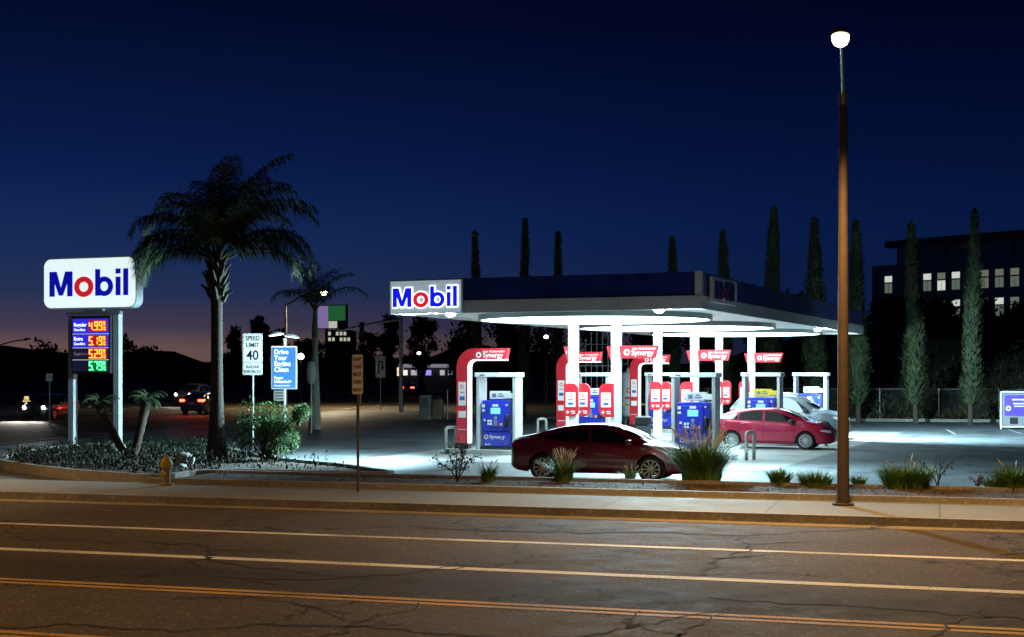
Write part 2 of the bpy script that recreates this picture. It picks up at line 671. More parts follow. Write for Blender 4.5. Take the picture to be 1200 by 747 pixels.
# planted strip behind it, with a low kerb wall on both sides
struct(MB().slab(strip(-17.2, 120, 28.36, 31.2), -.02, .17).build('planting_strip', m_soil))
kw = MB()
kw.slab(strip(-17.2, 120, 28.2, 28.36), -.02, .26)
kw.slab(strip(-17.2, 120, 31.2, 31.36), -.02, .24)
struct(kw.build('strip_kerb', m_kerb))

# the cross street on the left and the forecourt
struct(MB().sheet([uv(-60, 25.3), uv(82, 25.3), (84, 66), (4, 83), (4, 100), (-70, 100)], -.006).build('forecourt', m_lot))
cd = Vector((.134, 1)).normalized()
cn = Vector((cd.y, -cd.x))
c0 = Vector((-26.5, 60))


def cs(a, b):
    p = c0 + cd * a + cn * b
    return (p.x, p.y)


cross = struct(MB().sheet([cs(-34, -9), cs(-34, 9), cs(500, 9), cs(500, -9)], -.002).build('side_street', m_asph))
sl = MB()
for b in (-4.4, 4.4):
    for k in range(40):
        sl.sheet([cs(-5 + k * 9, b - .06), cs(-5 + k * 9, b + .06), cs(-1 + k * 9, b + .06), cs(-1 + k * 9, b - .06)], .002)
for b in (-8.4, 8.4):
    sl.sheet([cs(-10, b - .06), cs(-10, b + .06), cs(400, b + .06), cs(400, b - .06)], .002)
sl.build('lane_line', line_white, cross)
sy = MB()
for b in (-.16, .16):
    sy.sheet([cs(-10, b - .06), cs(-10, b + .06), cs(400, b + .06), cs(400, b - .06)], .002)
sy.build('centre_line', line_yellow, cross)

# forecourt concrete under the canopy
TH = R(-23)
ia, ib = Vector((cos(TH), sin(TH))), Vector((-sin(TH), cos(TH)))
C1 = Vector((2.63, 44.7))
SP = 9.1


def isl(t, q):
    p = C1 + ia * t + ib * q
    return (p.x, p.y)


struct(MB().sheet([isl(-6.2, -4.1), isl(6.6, -4.1), isl(6.6, 22.6), isl(-6.2, 22.6)], .0).build('forecourt_slab', m_conc))
# painted bays at the back right
bay = MB()
for k in range(4):
    x0 = 19.0 + k * 2.9
    bay.sheet([(x0, 60.5), (x0 + .12, 60.5), (x0 + 1.4, 66.0), (x0 + 1.28, 66.0)], .002)
struct(bay.build('bay_line', line_white))
# back kerb of the lot
struct(MB().slab([(2, 80.3), (60, 68.3), (60, 68.55), (2, 80.55)], -.02, .15).build('back_kerb', m_kerb))

# wooded bank behind the lot
hb = MB()
nx, ny = 40, 14
for i in range(nx + 1):
    for j in range(ny + 1):
        x = 4 + i * 4.0
        s_ = j / ny
        y = 81.0 - .2 * x + s_ * 60
        z = -.03 + 6.5 * min(1, s_ * 1.6) * min(1, max(0, (x - 4) / 26)) * (1 + .1 * sin(x * .5 + j))
        hb.v.append((x, y, z))
for i in range(nx):
    for j in range(ny):
        a = i * (ny + 1) + j
        hb.f.append((a, a + ny + 1, a + ny + 2, a + 1))
struct(hb.build('hillside', m_far, smooth=True))
# far low hills on the left
hl = MB()
for i in range(61):
    x = -700 + i * 20
    z = 6 + 5 * sin(i * .41) + 3 * sin(i * 1.13 + 1) + 2 * sin(i * 2.3)
    hl.v += [(x, 900, -1), (x, 930, max(1, z) + 5), (x, 1000, max(1, z) + 8)]
for i in range(60):
    a = i * 3
    hl.f += [(a, a + 3, a + 4, a + 1), (a + 1, a + 4, a + 5, a + 2)]
struct(hl.build('hills', m_far, smooth=True))
# ------------------------------------------------------------------ filling-station canopy
blue_fascia = mat('blue_fascia', (.008, .02, .14), .3, var=.08, vscale=.8, coat=.2)
fascia_grey = mat('fascia_grey', (.5, .49, .48), .45, var=.1, vscale=1.5)
soffit_m = mat('soffit_panel', (.72, .74, .74), .4, var=.04, vscale=1.0)
diffuser = mat('ceiling_diffuser', (.9, .95, .95), .5, emit=(.64, .94, 1.0), estr=CAN)
rim_m = mat('drum_rim', (.2, .23, .22), .5, var=.1)
flood_m = mat('flood_lens', (1, 1, 1), .4, emit=(.85, 1.0, 1.0), estr=55)

canopy = thing('fuel_canopy', (C1.x, C1.y, 0), TH, 'flat canopy with dark blue fascia and bright round ceiling discs over the pumps', 'canopy')
X0, X1, Y0, Y1, ZB, ZT = -4.75, 4.75, -4.7, 22.9, 4.4, 5.42
ZM = 4.77
b = MB()
b.box(X0 + .12, X1 - .12, Y0 + .12, Y1 - .12, 5.2, 5.3)
b.build('roof', grey_metal, canopy)
b = MB()
# upper band, butt-jointed at the corners
b.box(X0, X1 - .17, Y0, Y0 + .1, ZM, ZT)
b.box(X0, X1 - .17, Y1 - .1, Y1, ZM, ZT)
b.box(X0, X0 + .1, Y0 + .1, Y1 - .1, ZM, ZT)
b.box(X1 - .1, X1, Y0 + .17, Y1 - .1, ZM, ZT)
b.build('blue_band', blue_fascia, canopy)
b = MB()
for k in range(4):       # metal lower band in panels with open joints
    w = (X1 - X0) / 4
    b.box(X0 + k * w - (.03 if k == 0 else -.006), X0 + (k + 1) * w + (.03 if k == 3 else -.006), Y0 - .03, Y0 + .13, ZB, ZM - .003)
    b.box(X0 + k * w, X0 + (k + 1) * w - .01, Y1 - .13, Y1 + .03, ZB, ZM - .003)
for k in range(11):
    w = (Y1 - Y0 - .28) / 11
    y0 = Y0 + .14 + k * w
    b.box(X0 - .03, X0 + .13, y0, y0 + w - .01, ZB, ZM - .003)
    b.box(X1 - .13, X1 + .03, y0, y0 + w - .01, ZB, ZM - .003)
b.build('lower_band', fascia_grey, canopy)
b = MB()
b.box(X1 - .16, X1 + .02, Y0 - .02, Y0 + .16, ZM + .002, ZT + .02)
b.build('corner_cover', fascia_grey, canopy)
b = MB()
nxp, nyp = 8, 22
for i in range(nxp):
    for j in range(nyp):
        wx, wy = (X1 - X0 - .3) / nxp, (Y1 - Y0 - .3) / nyp
        x, y = X0 + .15 + i * wx, Y0 + .15 + j * wy
        b.box(x + .004, x + wx - .004, y + .004, y + wy - .004, 4.47, 4.5)
b.build('soffit', soffit_m, canopy)
for k in range(3):
    b = MB()
    b.lathe([(3.7, 4.468), (3.7, 4.30), (3.62, 4.30), (3.62, 4.468)], 96, Matrix.Translation((0, k * SP, 0)), closed=True)
    d = b.build('ceiling_disc', rim_m, canopy, smooth=40)
    b = MB()
    b.lathe([(3.615, 4.33), (3.615, 4.318), (.001, 4.316)], 96, Matrix.Translation((0, k * SP, 0)))
    b.build('diffuser', diffuser, d, smooth=40)
for k in range(3):
    for t in (-.72, .72):
        b = MB()
        b.box(t - .135, t + .135, k * SP - .135, k * SP + .135, .15, 4.32, .012)
        c = b.build('column', white_paint, canopy)
        b = MB()
        b.box(t - .19, t + .19, k * SP - .19, k * SP + .19, .15, .17)
        for sx in (-1, 1):
            for sy2 in (-1, 1):
                b.cyl((t + sx * .165, k * SP + sy2 * .165, .16), (t + sx * .165, k * SP + sy2 * .165, .2), .015, n=6)
        b.build('base_plate', galv, c)

# aim (in the canopy's own frame), beam width and share of the power of each flood lamp
FAIM = {-2.95: ((-.80, -.36, -.46), 132, 2.4), 3.49: ((.62, -.40, -.6), 142, 1.5), 4.5: ((.66, .66, -.30), 128, 4.8)}
# flood lamps on the canopy edge
for (t, q, z, lab) in ((-2.95, -4.45, 4.40, 'bright flood lamp under the canopy edge below the lit letter sign'),
                       (3.49, -4.45, 4.40, 'bright flood lamp under the front canopy edge near its bare corner'),
                       (4.5, 13.4, 4.36, 'bright flood lamp under the long side edge of the canopy')):
    x, y = isl(t, q)
    fl = thing('flood_lamp', (x, y, z), TH, lab, 'lamp', 'flood lamps along the canopy edge')
    b = MB()
    b.box(-.2, .2, -.14, .14, .0, .07, .015)
    b.build('housing', white_paint, fl)
    b = MB()
    b.lathe([(.02, -.09), (.09, -.075), (.14, -.03), (.15, .0)], 20)
    b.build('lens', flood_m, fl, smooth=True)
    lamp('SPOT', (0, 0, -.13), FLOOD * FAIM[t][2], (.56, .89, 1), fl, .12, Vector(FAIM[t][0]).to_track_quat('-Z', 'Y').to_euler(), FAIM[t][1])

# lit letter sign at the canopy's left end
sign_face = mat('canopy_sign_face', (.6, .66, .68), .5, emit=(.50, .66, .74), estr=.42, var=.1, vscale=2)
halo = mat('letter_halo', (.9, .95, 1), .5, emit=(.88, .97, 1), estr=2.2)
lit_blue = mat('lit_blue_letter', (.01, .015, .5), .4, emit=(.004, .008, .95), estr=.85)
lit_red = mat('lit_red_letter', (.6, .01, .02), .4, emit=(.75, .015, .035), estr=.85)
x, y = isl(-4.78, -4.73)
cs_ = thing('canopy_sign', (x, y, 4.40), TH, 'lit white sign with blue letters and a red o on the canopy front', 'sign')
b = MB()
b.box(0, 2.38, -.10, .0, .0, 1.0, .012)
b.build('cabinet', white_paint, cs_)
b = MB()
b.box(.03, 2.35, -.112, -.101, .03, .97)
b.build('face', sign_face, cs_)
mobil(cs_, halo, halo, .13, .20, .565, -.135, -.113, .05, 'glow_border')
mobil(cs_, lit_blue, lit_red, .13, .20, .565, -.165, -.139)

# unlit letter panel on the long side
x, y = isl(4.79, -3.95)
us = thing('unlit_canopy_sign', (x, y, 4.62), TH + R(90), 'unlit grey panel with dark raised letters round the canopy corner', 'sign')
b = MB()
b.box(0, 2.75, -.10, .0, .0, .72, .01)
b.build('panel', fascia_grey, us)
mobil(us, navy_letter, mat('dull_red_letter', (.25, .02, .03), .4), .2, .10, .50, -.2, -.101)

# ------------------------------------------------------------------ islands
isl_m = ground_mat('island_concrete', (.42, .43, .42), grain=.1, grain_scale=30, patch=.15, rough=.7)
for k, lab in enumerate(('long raised concrete pump island nearest the street', 'raised concrete pump island in the middle of three', 'raised concrete pump island farthest from the street')):
    b = MB()
    pts = []
    for sgn in (1, -1):
        for j in range(9):
            a = -pi / 2 + pi * j / 8
            pts.append((sgn * ((4.0 if sgn > 0 else 4.6) + .62 * cos(a)), sgn * .62 * sin(a)))
    b.slab(pts, -.01, .15)
    o = b.build('pump_island', isl_m)
    o.location = (*isl(0, k * SP), 0)
    o.rotation_euler.z = TH
    tag(o, lab, 'island', 'pump islands')

# ------------------------------------------------------------------ fuel dispensers
screen_m = mat('pump_screen', (.2, .5, .7), .3, emit=(.15, .5, .8), estr=.9)
silver = mat('silver_panel', (.6, .64, .66), .35, .3, var=.08)
label_red = mat('label_red', (.7, .05, .05), .5)
label_yellow = mat('label_yellow', (.8, .6, .05), .5)
label_green = mat('label_green', (.05, .5, .25), .5)


def make_dispenser():
    t = thing('fuel_dispenser', (0, 0, 0), TH, 'pump', 'fuel pump', 'fuel pumps on the islands')
    b = MB()
    b.box(-.74, .74, -.34, .34, 2.36, 2.5, .012)
    hd = b.build('header', white_paint, t)
    b = MB()
    b.text('Mobil', .07, -.55, 2.4, -.345, bold=.02)
    b.build('lettering', navy_letter, hd)
    for sx in (-1, 1):
        b = MB()
        x = sx * .64
        b.box(x - .055, x + .055, -.3, .3, 0, 2.358, .01)
        b.build('post', silver, t)
    b = MB()
    b.box(-.575, .575, -.27, .27, 0, .1)
    b.build('plinth', dark_metal, t)
    b = MB()
    b.box(-.5, .5, -.25, .25, .102, .60, .015)
    lp = b.build('lower_panel', blue_panel, t)
    b = MB()
    b.text('Synergy', .17, -.24, .36, -.254, bold=.012)
    b.build('lettering', white_label, lp)
    b = MB()
    b.text('Mobil', .08, -.4, .14, -.254, bold=.01)
    b.build('lettering', white_label, lp)
    b = MB()
    b.ring(-.36, .41, (.075, .075), (.04, .04), -.26, -.252, 20)
    b.build('ring_mark', white_label, lp)
    b = MB()
    b.ring(-.36, .41, (.05, .05), (.028, .028), -.262, -.253, 20)
    b.build('swirl_mark', label_red, lp)
    b = MB()
    b.box(-.5, .5, -.29, .29, .603, 1.60, .03, seg=2)
    b.box(-.33, .33, -.335, -.285, .74, 1.50, .03, seg=2)
    cb = b.build('cabinet', blue_panel, t)
    b = MB()
    b.box(-.17, .17, -.352, -.330, 1.16, 1.36, .006)
    b.build('screen', screen_m, cb)
    b = MB()
    b.box(-.1, .1, -.345, -.325, 1.40, 1.48)
    for (x, z, w, h) in ((-.44, 1.42, .1, .1), (-.44, 1.27, .1, .07), (-.40, .96, .07, .07), (.38, 1.45, .06, .06), (.40, 1.1, .08, .12)):
        b.box(x - w / 2, x + w / 2, -.298, -.286, z - h / 2, z + h / 2)
    for i in range(2):
        for j in range(2):
            b.box(-.28 + i * .09, -.21 + i * .09, -.345, -.33, .80 + j * .10, .87 + j * .10)
    b.build('label', white_label, cb)
    b = MB()
    b.box(-.05, .05, -.347, -.33, .98, 1.08, .005)
    for i in range(3):
        for j in range(4):
            b.box(-.06 + i * .045, -.025 + i * .045, -.343, -.33, .78 + j * .045, .815 + j * .045)
    b.build('keypad', grey_metal, cb)
    b = MB()
    b.box(.12, .17, -.345, -.33, .78, .87)
    b.build('red_key', label_red, cb)
    b = MB()
    b.box(.19, .24, -.345, -.33, .78, .87)
    b.build('yellow_key', label_yellow, cb)
    # topper box with its arm at the right, and the nozzle boot
    b = MB()
    b.box(-.3, .34, -.14, .14, 1.63, 1.90, .02)
    b.box(.30, .56, -.2, -.02, 1.66, 1.84, .02)
    tp = b.build('topper', white_label, t)
    b = MB()
    b.box(-.2, -.06, -.148, -.141, 1.7, 1.82)
    b.box(.0, .22, -.148, -.141, 1.72, 1.76)
    b.box(.04, .16, -.148, -.141, 1.79, 1.83)
    b.build('print', mat('print_grey', (.15, .2, .3), .5), tp)
    b = MB()
    b.box(.35, .50, -.36, -.29, .74, 1.12, .02)
    b.tube([(.43, -.36, .86), (.43, -.42, 1.0), (.43, -.40, 1.12), (.43, -.33, 1.17)], [.028, .035, .03, .02], 8)
    b.build('nozzle', black_plastic, t)
    b = MB()
    pts = []
    for i in range(25):
        u = i / 24
        x = .47 + .16 * sin(u * pi) + .05 * u * (1 - u) - .06 * u
        z = 1.66 - 1.45 * sin(u * pi * .5) if u < .72 else None
        pts.append((x, -.33, z))
    pts = [(.50, -.2, 1.66), (.53, -.33, 1.5), (.56, -.37, 1.1), (.59, -.38, .7), (.585, -.38, .4), (.50, -.38, .2), (.36, -.38, .14), (.26, -.38, .24), (.24, -.37, .5), (.33, -.37, .72), (.41, -.39, .84)]
    fine = []
    for i in range(len(pts) - 1):
        p0, p1, p2, p3 = [Vector(pts[min(max(j, 0), len(pts) - 1)]) for j in (i - 1, i, i + 1, i + 2)]
        for q in range(5):
            s = q / 5
            fine.append(.5 * ((2 * p1) + (p2 - p0) * s + (2 * p0 - 5 * p1 + 4 * p2 - p3) * s * s + (3 * p1 - p0 - 3 * p2 + p3) * s ** 3))
    fine.append(Vector(pts[-1]))
    b.tube(fine, .017, 6)
    b.build('hose', rubber, t, smooth=True)
    return t


disp = make_dispenser()
yel = mat('yellow_topper', (.75, .55, .03), .5)
pumps = [(0, -3.3, 'blue fuel pump beside the red arch on the island nearest the street'),
         (0, 3.3, 'blue fuel pump behind the big clump of grass'),
         (1, -3.3, 'blue fuel pump seen between the two nearest canopy columns'),
         (1, 3.3, 'blue fuel pump with a yellow topper behind the red hatchback'),
         (2, -3.3, 'blue fuel pump mostly hidden behind the column and the nearest pump'),
         (2, 3.3, 'farthest blue fuel pump beyond the silver car')]
for i, (k, t, lab) in enumerate(pumps):
    o = disp if i == 0 else copy_tree(disp)
    o.location = (*isl(t, k * SP), .15)
    o['label'] = lab
    if i == 3:
        for ch in o.children:
            if ch.name.startswith('topper'):
                ch.data = ch.data.copy()
                ch.data.materials[0] = yel
                ch['label'] = 'yellow topper'

# ------------------------------------------------------------------ red arches
strip_lit = mat('lit_edge_strip', (1, 1, 1), .4, emit=(.9, .97, 1), estr=1.6)


def make_arch():
    t = thing('red_arch', (0, 0, 0), TH, 'arch', 'pump arch', 'red arches over the pumps')
    w, hgt, L_, ro, ri = .40, 3.3, 1.82, .62, .26
    out, inn = [(0, .18)], [(w, .18)]
    n = 10
    outer = [(0, .18)] + [(ro - ro * cos(a), hgt - ro + ro * sin(a)) for a in [pi / 2 * i / n for i in range(n + 1)]] + [(L_, hgt)]
    inner = [(w, .18)] + [(w + ri - ri * cos(a), hgt - .36 - ri + ri * sin(a)) for a in [pi / 2 * i / n for i in range(n + 1)]] + [(L_ - .07, hgt - .36)]
    b = MB()
    for i in range(len(outer) - 1):
        q = [outer[i], outer[i + 1], inner[i + 1], inner[i]]
        b.add([(x, y, z) for y in (-.13, .13) for x, z in q], [(0, 1, 2, 3), (7, 6, 5, 4), (0, 4, 5, 1), (3, 2, 6, 7)])
    m = len(b.v)
    b.f += [(0, 3, 7, 4), (m - 7, m - 3, m - 2, m - 6)]
    body = b.build('arch_body', red_panel, t)
    b = MB()
    for i in range(len(inner) - 1):
        (xa, za), (xb, zb) = inner[i], inner[i + 1]
        nx, nz = (zb - za), -(xb - xa)
        l = max(1e-6, sqrt(nx * nx + nz * nz))
        nx, nz = nx / l * .045, nz / l * .045
        b.add([(xa + nx * .04, -.125, za + nz * .04), (xb + nx * .04, -.125, zb + nz * .04), (xb + nx, -.125, zb + nz), (xa + nx, -.125, za + nz),
               (xa + nx * .04, .125, za + nz * .04), (xb + nx * .04, .125, zb + nz * .04), (xb + nx, .125, zb + nz), (xa + nx, .125, za + nz)],
              [(0, 1, 2, 3), (7, 6, 5, 4), (3, 2, 6, 7), (0, 4, 5, 1)])
    b.build('edge_strip', strip_lit, t)
    b = MB()
    b.box(-.02, w + .02, -.15, .15, 0, .178, .01)
    b.build('arch_base', black_plastic, t)
    b = MB()
    b.box(.07, .34, -.14, -.131, 1.02, 1.24)
    b.build('notice', white_label, t)
    b = MB()
    b.box(.05, .35, -.136, -.131, .62, .645)
    b.build('white_line', white_label, t)
    b = MB()
    b.box(.07, .34, -.14, -.131, 1.42, 2.2)
    po = b.build('poster', white_label, t)
    b = MB()
    b.box(.12, .30, -.144, -.141, 1.60, 1.72)
    b.build('print', mat('print_blue', (.05, .1, .4), .5), po)
    b = MB()
    b.ring(.2, 2.04, (.06, .07), (.035, .045), -.145, -.141, 16)
    b.box(.14, .28, -.144, -.141, 1.84, 1.87)
    b.build('red_print', label_red, po)
    b = MB()
    b.text('FUEL TECHNOLOGY', .085, .96, 3.16, -.133, bold=.01)
    b.build('lettering', white_label, t)
    b = MB()
    b.text('Synergy', .23, .95, 3.0, -.133, bold=.012)
    b.build('lettering', white_label, t)
    b = MB()
    b.ring(.80, 3.08, (.095, .095), (.05, .05), -.14, -.131, 20)
    b.build('ring_mark', white_label, t)
    return t


arch = make_arch()
for k, lab in enumerate(('red curved arch at the street end of the nearest island', 'red curved arch half hidden behind the leftmost column', 'red curved arch farthest back beside the white tank')):
    o = arch if k == 0 else copy_tree(arch)
    o.location = (*isl(-4.79, k * SP), .15)
    o['label'] = lab

# ------------------------------------------------------------------ column flags and rounded boards
m_red2 = red_panel


def make_flag(long):
    t = thing('column_flag', (0, 0, 0), TH, 'flag', 'sign', 'red flag signs on the columns')
    b = MB()
    if long:
        b.prism([(.20, -.18), (.12, .22), (1.38, .22), (1.26, -.18)], -.10, .10)
        b.prism([(-.18, -.2), (-.30, .2), (-.137, .2), (-.137, -.2)], -.10, .10)
    else:
        b.prism([(-.20, -.19), (-.30, .2), (-.137, .2), (-.137, -.19)], -.10, .10)
    f = b.build('flag_panel', m_red2, t)
    b = MB()
    if long:
        b.box(.136, .20, -.05, .05, -.08, .12)
        b.build('bracket', white_paint, t)
        b = MB()
        b.text('FUEL TECHNOLOGY', .085, .55, .09, -.103, bold=.01)
        b.build('lettering', white_label, t)
        b = MB()
        b.text('Synergy', .23, .53, -.08, -.103, bold=.012)
        b.build('lettering', white_label, t)
        b = MB()
        b.ring(.38, .01, (.1, .1), (.05, .05), -.108, -.101, 20)
        b.build('ring_mark', white_label, t)
    else:
        b.text('1', .14, -.24, -.02, -.103, bold=.02)
        b.build('lettering', white_label, t)
    return t


def make_board(side):
    t = thing('rounded_board', (0, 0, 0), TH, 'board', 'sign', 'rounded red boards on the columns')
    def rr(x0, x1, z0, z1, rt, rb):
        p = []
        for (cx, cz, r_, a0) in ((x1, z1, rt[1], 0), (x0, z1, rt[0], 90), (x0, z0, rb[0], 180), (x1, z0, rb[1], 270)):
            sx, sz = (1 if cx == x1 else -1), (1 if cz == z1 else -1)
            for i in range(7):
                a = R(a0 + 15 * i)
                p.append((cx - sx * r_ + r_ * cos(a), cz - sz * r_ + r_ * sin(a)))
        return p
    b = MB()
    rl = (.2, .03) if side > 0 else (.03, .2)
    b.prism(rr(-.24, .24, -.53, .53, rl, rl), -.03, .03)
    b.build('board_panel', m_red2, t)
    b = MB()
    b.box(-.17, .16, -.038, -.031, -.22, .24)
    w = b.build('poster', white_label, t)
    b = MB()
    b.ring(.0, .14, (.05, .06), (.03, .035), -.042, -.0385, 14)
    b.box(-.1, .1, -.042, -.0385, .0, .03)
    b.build('red_print', label_red, w)
    b = MB()
    b.box(-.09, .08, -.042, -.0385, -.15, -.08)
    b.build('print', MATS['print_blue'], w)
    b = MB()
    b.box(-.16, -.05, -.036, -.031, -.40, -.37)
    b.box(-.12, -.09, -.0365, -.031, -.44, -.33)
    b.build('cross_mark', white_label, t)
    b = MB()
    b.box(.0, .15, -.036, -.031, -.37, -.34)
    b.box(.02, .15, -.036, -.031, -.43, -.40)
    b.build('lettering', white_label, t)
    return t


fl_long, fl_short, board, board_l = make_flag(True), make_flag(False), make_board(1), make_board(-1)
wh = ('on the nearest island', 'on the middle island', 'on the farthest island')
for k in range(3):
    f = fl_long if k == 0 else copy_tree(fl_long)
    f.location = (*isl(.72, k * SP), 3.28)
    f['label'] = 'long red flag sign with white script through the right column ' + wh[k]
    f = fl_short if k == 0 else copy_tree(fl_short)
    f.location = (*isl(-.72, k * SP), 3.28)
    f['label'] = 'small red flag stub on the left column ' + wh[k]
    for j, (dx, dy, sx, lab) in enumerate(((-.02, -.17, -1, 'rounded red board across the front of the left column '),
                                           (.26, .17, -1, 'rounded red board on the back of the left column '),
                                           (-.27, -.17, 1, 'rounded red board beside the front of the right column '))):
        src = board if j == 2 else board_l
        o = src if (k == 0 and j in (0, 2)) else copy_tree(src)
        o.location = (*isl((.72 if j == 2 else -.72) + dx, k * SP + dy), 1.78)
        o['label'] = lab + wh[k]

# ------------------------------------------------------------------ hoop bollards
def make_hoop(name, w, h, r, m, label, group, cat='bollard'):
    b = MB()
    pts = [(-w / 2, 0, 0), (-w / 2, 0, h - .1)]
    for i in range(1, 6):
        a = pi / 2 * i / 6
        pts.append((-w / 2 + .1 - .1 * cos(a), 0, h - .1 + .1 * sin(a)))
    pts += [(-x, y, z) for x, y, z in reversed(pts)]
    b.tube(pts, r, 12)
    o = b.build(name, m, smooth=True)
    return tag(o, label, cat, group)


hoop_m = mat('hoop_paint', (.42, .42, .38), .5, .2, var=.2, vscale=8)
yell_m = mat('yellow_paint', (.6, .42, .05), .5, var=.2, vscale=6)
first = make_hoop('hoop_bollard', .34, .84, .055, hoop_m, '', 'steel hoops at the island ends')
hl_ = [(-5.06, 0, 'pale steel hoop at the foot of the nearest red arch'), (5.0, 0, 'pale steel hoop standing in front of the red hatchback'),
       (-5.45, 1, 'pale steel hoop beside the second red arch behind the dark car'), (5.45, 1, 'pale steel hoop on the middle island behind the red hatchback'),
       (-5.45, 2, 'pale steel hoop at the foot of the farthest red arch')]
for i, (t, k, lab) in enumerate(hl_):
    o = first if i == 0 else first.copy()
    if i:
        COL.objects.link(o)
    o.location = (*isl(t, k * SP), 0)
    o.rotation_euler.z = TH + (R(62) if i == 1 else R(35))
    o['label'] = lab
h2 = make_hoop('hoop_bollard', .75, 1.05, .05, yell_m, 'yellow hoop guarding the white tank, on its near side', 'yellow hoops round the tank')
h2.location = (5.75, 71.0, 0)
o = h2.copy()
COL.objects.link(o)
o.location = (6.75, 71.3, 0)
o['label'] = 'yellow hoop between the tank and the farthest pumps'

# ------------------------------------------------------------------ bins on the first island
x, y = isl(1.62, -.05)
bn = thing('litter_bin', (x, y, .15), TH, 'tall dark grey bin on the nearest island beside the right column', 'bin')
b = MB()
b.box(-.2, .2, -.2, .2, 0, .85, .02)
b.build('bin_body', mat('bin_grey', (.06, .07, .08), .5, var=.15), bn)
b = MB()
b.box(-.22, .22, -.22, .22, .852, 1.14, .04)
b.box(-.14, .14, -.225, -.218, .92, 1.05)
b.build('bin_hood', black_plastic, bn)
x, y = isl(1.15, -.35)
bn = thing('squeegee_bucket', (x, y, .15), TH, 'low black washer bucket with flat lid beside the tall bin', 'bucket')
b = MB()
b.box(-.17, .17, -.13, .13, 0, .62, .02)
b.build('bucket_body', black_plastic, bn)
b = MB()
b.box(-.22, .22, -.17, .17, .622, .74, .04)
b.build('lid', dark_metal, bn)
b = MB()
b.cyl((.12, 0, .74), (.2, 0, 1.0), .012, n=6)
b.build('handle', black_plastic, bn)

# white tank, vent pipes
tk = thing('gas_tank', (5.95, 72.2, 0), 0, 'white upright gas tank behind the pumps, with red print', 'tank')
b = MB()
b.lathe([(.05, .35), (.3, .42), (.38, .55), (.38, 2.5), (.3, 2.66), (.08, 2.74), (.07, 2.85)], 28)
b.build('tank_body', white_paint, tk, smooth=40)
for a in range(3):
    b = MB()
    b.cyl((.28 * cos(a * 2.1), .28 * sin(a * 2.1), 0), (.28 * cos(a * 2.1), .28 * sin(a * 2.1), .5), .04, n=8)
    b.build('leg', galv, tk)
b = MB()
b.box(-.18, .18, -.40, -.385, 1.3, 1.42)
b.ring(0, 1.75, (.12, .14), (.06, .08), -.40, -.385, 16)
b.build('red_print', label_red, tk)
b = MB()
b.tube([(0, 0, 2.8), (0, 0, 3.1), (-.5, 0, 3.1), (-.5, 0, 2.8)], .03, 8)
b.cyl((.0, 0, 2.85), (.0, 0, 4.6), .02, n=8)
b.build('pipework', galv, tk)
vp = thing('vent_pipes', (4.55, 75.5, 0), R(-10), 'rack of tall thin vent pipes behind the pump arches', 'pipes')
for i in range(5):
    b = MB()
    x = -.6 + i * .3
    h = (4.35, 4.7, 4.7, 4.7, 4.8)[i]
    b.cyl((x, 0, 0), (x, 0, h), .03, n=8)
    b.lathe([(.03, h), (.06, h + .02), (.06, h + .1), (.02, h + .13)], 10, Matrix.Translation((x, 0, 0)))
    b.build('pipe', white_paint, vp)
b = MB()
b.box(-.9, .9, -.03, .03, 3.0, 3.06)
b.box(-.9, .9, -.03, .03, 1.6, 1.66)
b.box(-.7, .7, -.03, .03, 4.15, 4.2)
b.box(-.93, -.87, -.04, .04, 0, 3.06)
b.box(.87, .93, -.04, .04, 0, 3.06)
b.build('rack_frame', galv, vp)
# ------------------------------------------------------------------ cars
glass_m = mat('car_glass', (.006, .007, .008), .04, spec=.8, coat=.6)
seal_m = mat('door_gap', (.006, .006, .006), .7)
rim_alloy = mat('alloy_rim', (.5, .51, .52), .35, .7)
chrome = mat('chrome', (.7, .7, .7), .12, 1.0)
under_m = mat('car_underside', (.01, .01, .01), .8)
lamp_glass = mat('headlamp_glass', (.75, .75, .72), .08, coat=.8, spec=.8)
amber_m = mat('amber_lens', (.6, .2, .02), .2, coat=.6)
tail_m = mat('tail_lens', (.35, .008, .012), .15, coat=.8)


def curve1(pts):
    """smooth curve through (x, y) points without overshoot"""
    xs = np.array([p[0] for p in pts], float)
    ys = np.array([p[1] for p in pts], float)
    d = np.diff(ys) / np.diff(xs)
    m = np.zeros(len(xs))
    m[0], m[-1] = d[0], d[-1]
    for i in range(1, len(xs) - 1):
        if d[i - 1] * d[i] > 0:
            m[i] = 2 * d[i - 1] * d[i] / (d[i - 1] + d[i]) if abs(d[i - 1] + d[i]) > 1e-9 else 0

    def f(x):
        x = min(max(x, xs[0]), xs[-1])
        i = int(min(max(np.searchsorted(xs, x) - 1, 0), len(xs) - 2))
        h = xs[i + 1] - xs[i]
        t = (x - xs[i]) / h
        return float((2 * t ** 3 - 3 * t * t + 1) * ys[i] + (t ** 3 - 2 * t * t + t) * h * m[i] + (-2 * t ** 3 + 3 * t * t) * ys[i + 1] + (t ** 3 - t * t) * h * m[i + 1])
    return f


def catmull(pts, k):
    out = []
    n = len(pts)
    for i in range(n - 1):
        p = [np.array(pts[min(max(j, 0), n - 1)], float) for j in (i - 1, i, i + 1, i + 2)]
        for q in range(k):
            s = q / k
            out.append(.5 * (2 * p[1] + (p[2] - p[0]) * s + (2 * p[0] - 5 * p[1] + 4 * p[2] - p[3]) * s * s + (3 * p[1] - p[0] - 3 * p[2] + p[3]) * s ** 3))
    out.append(np.array(pts[-1], float))
    return out


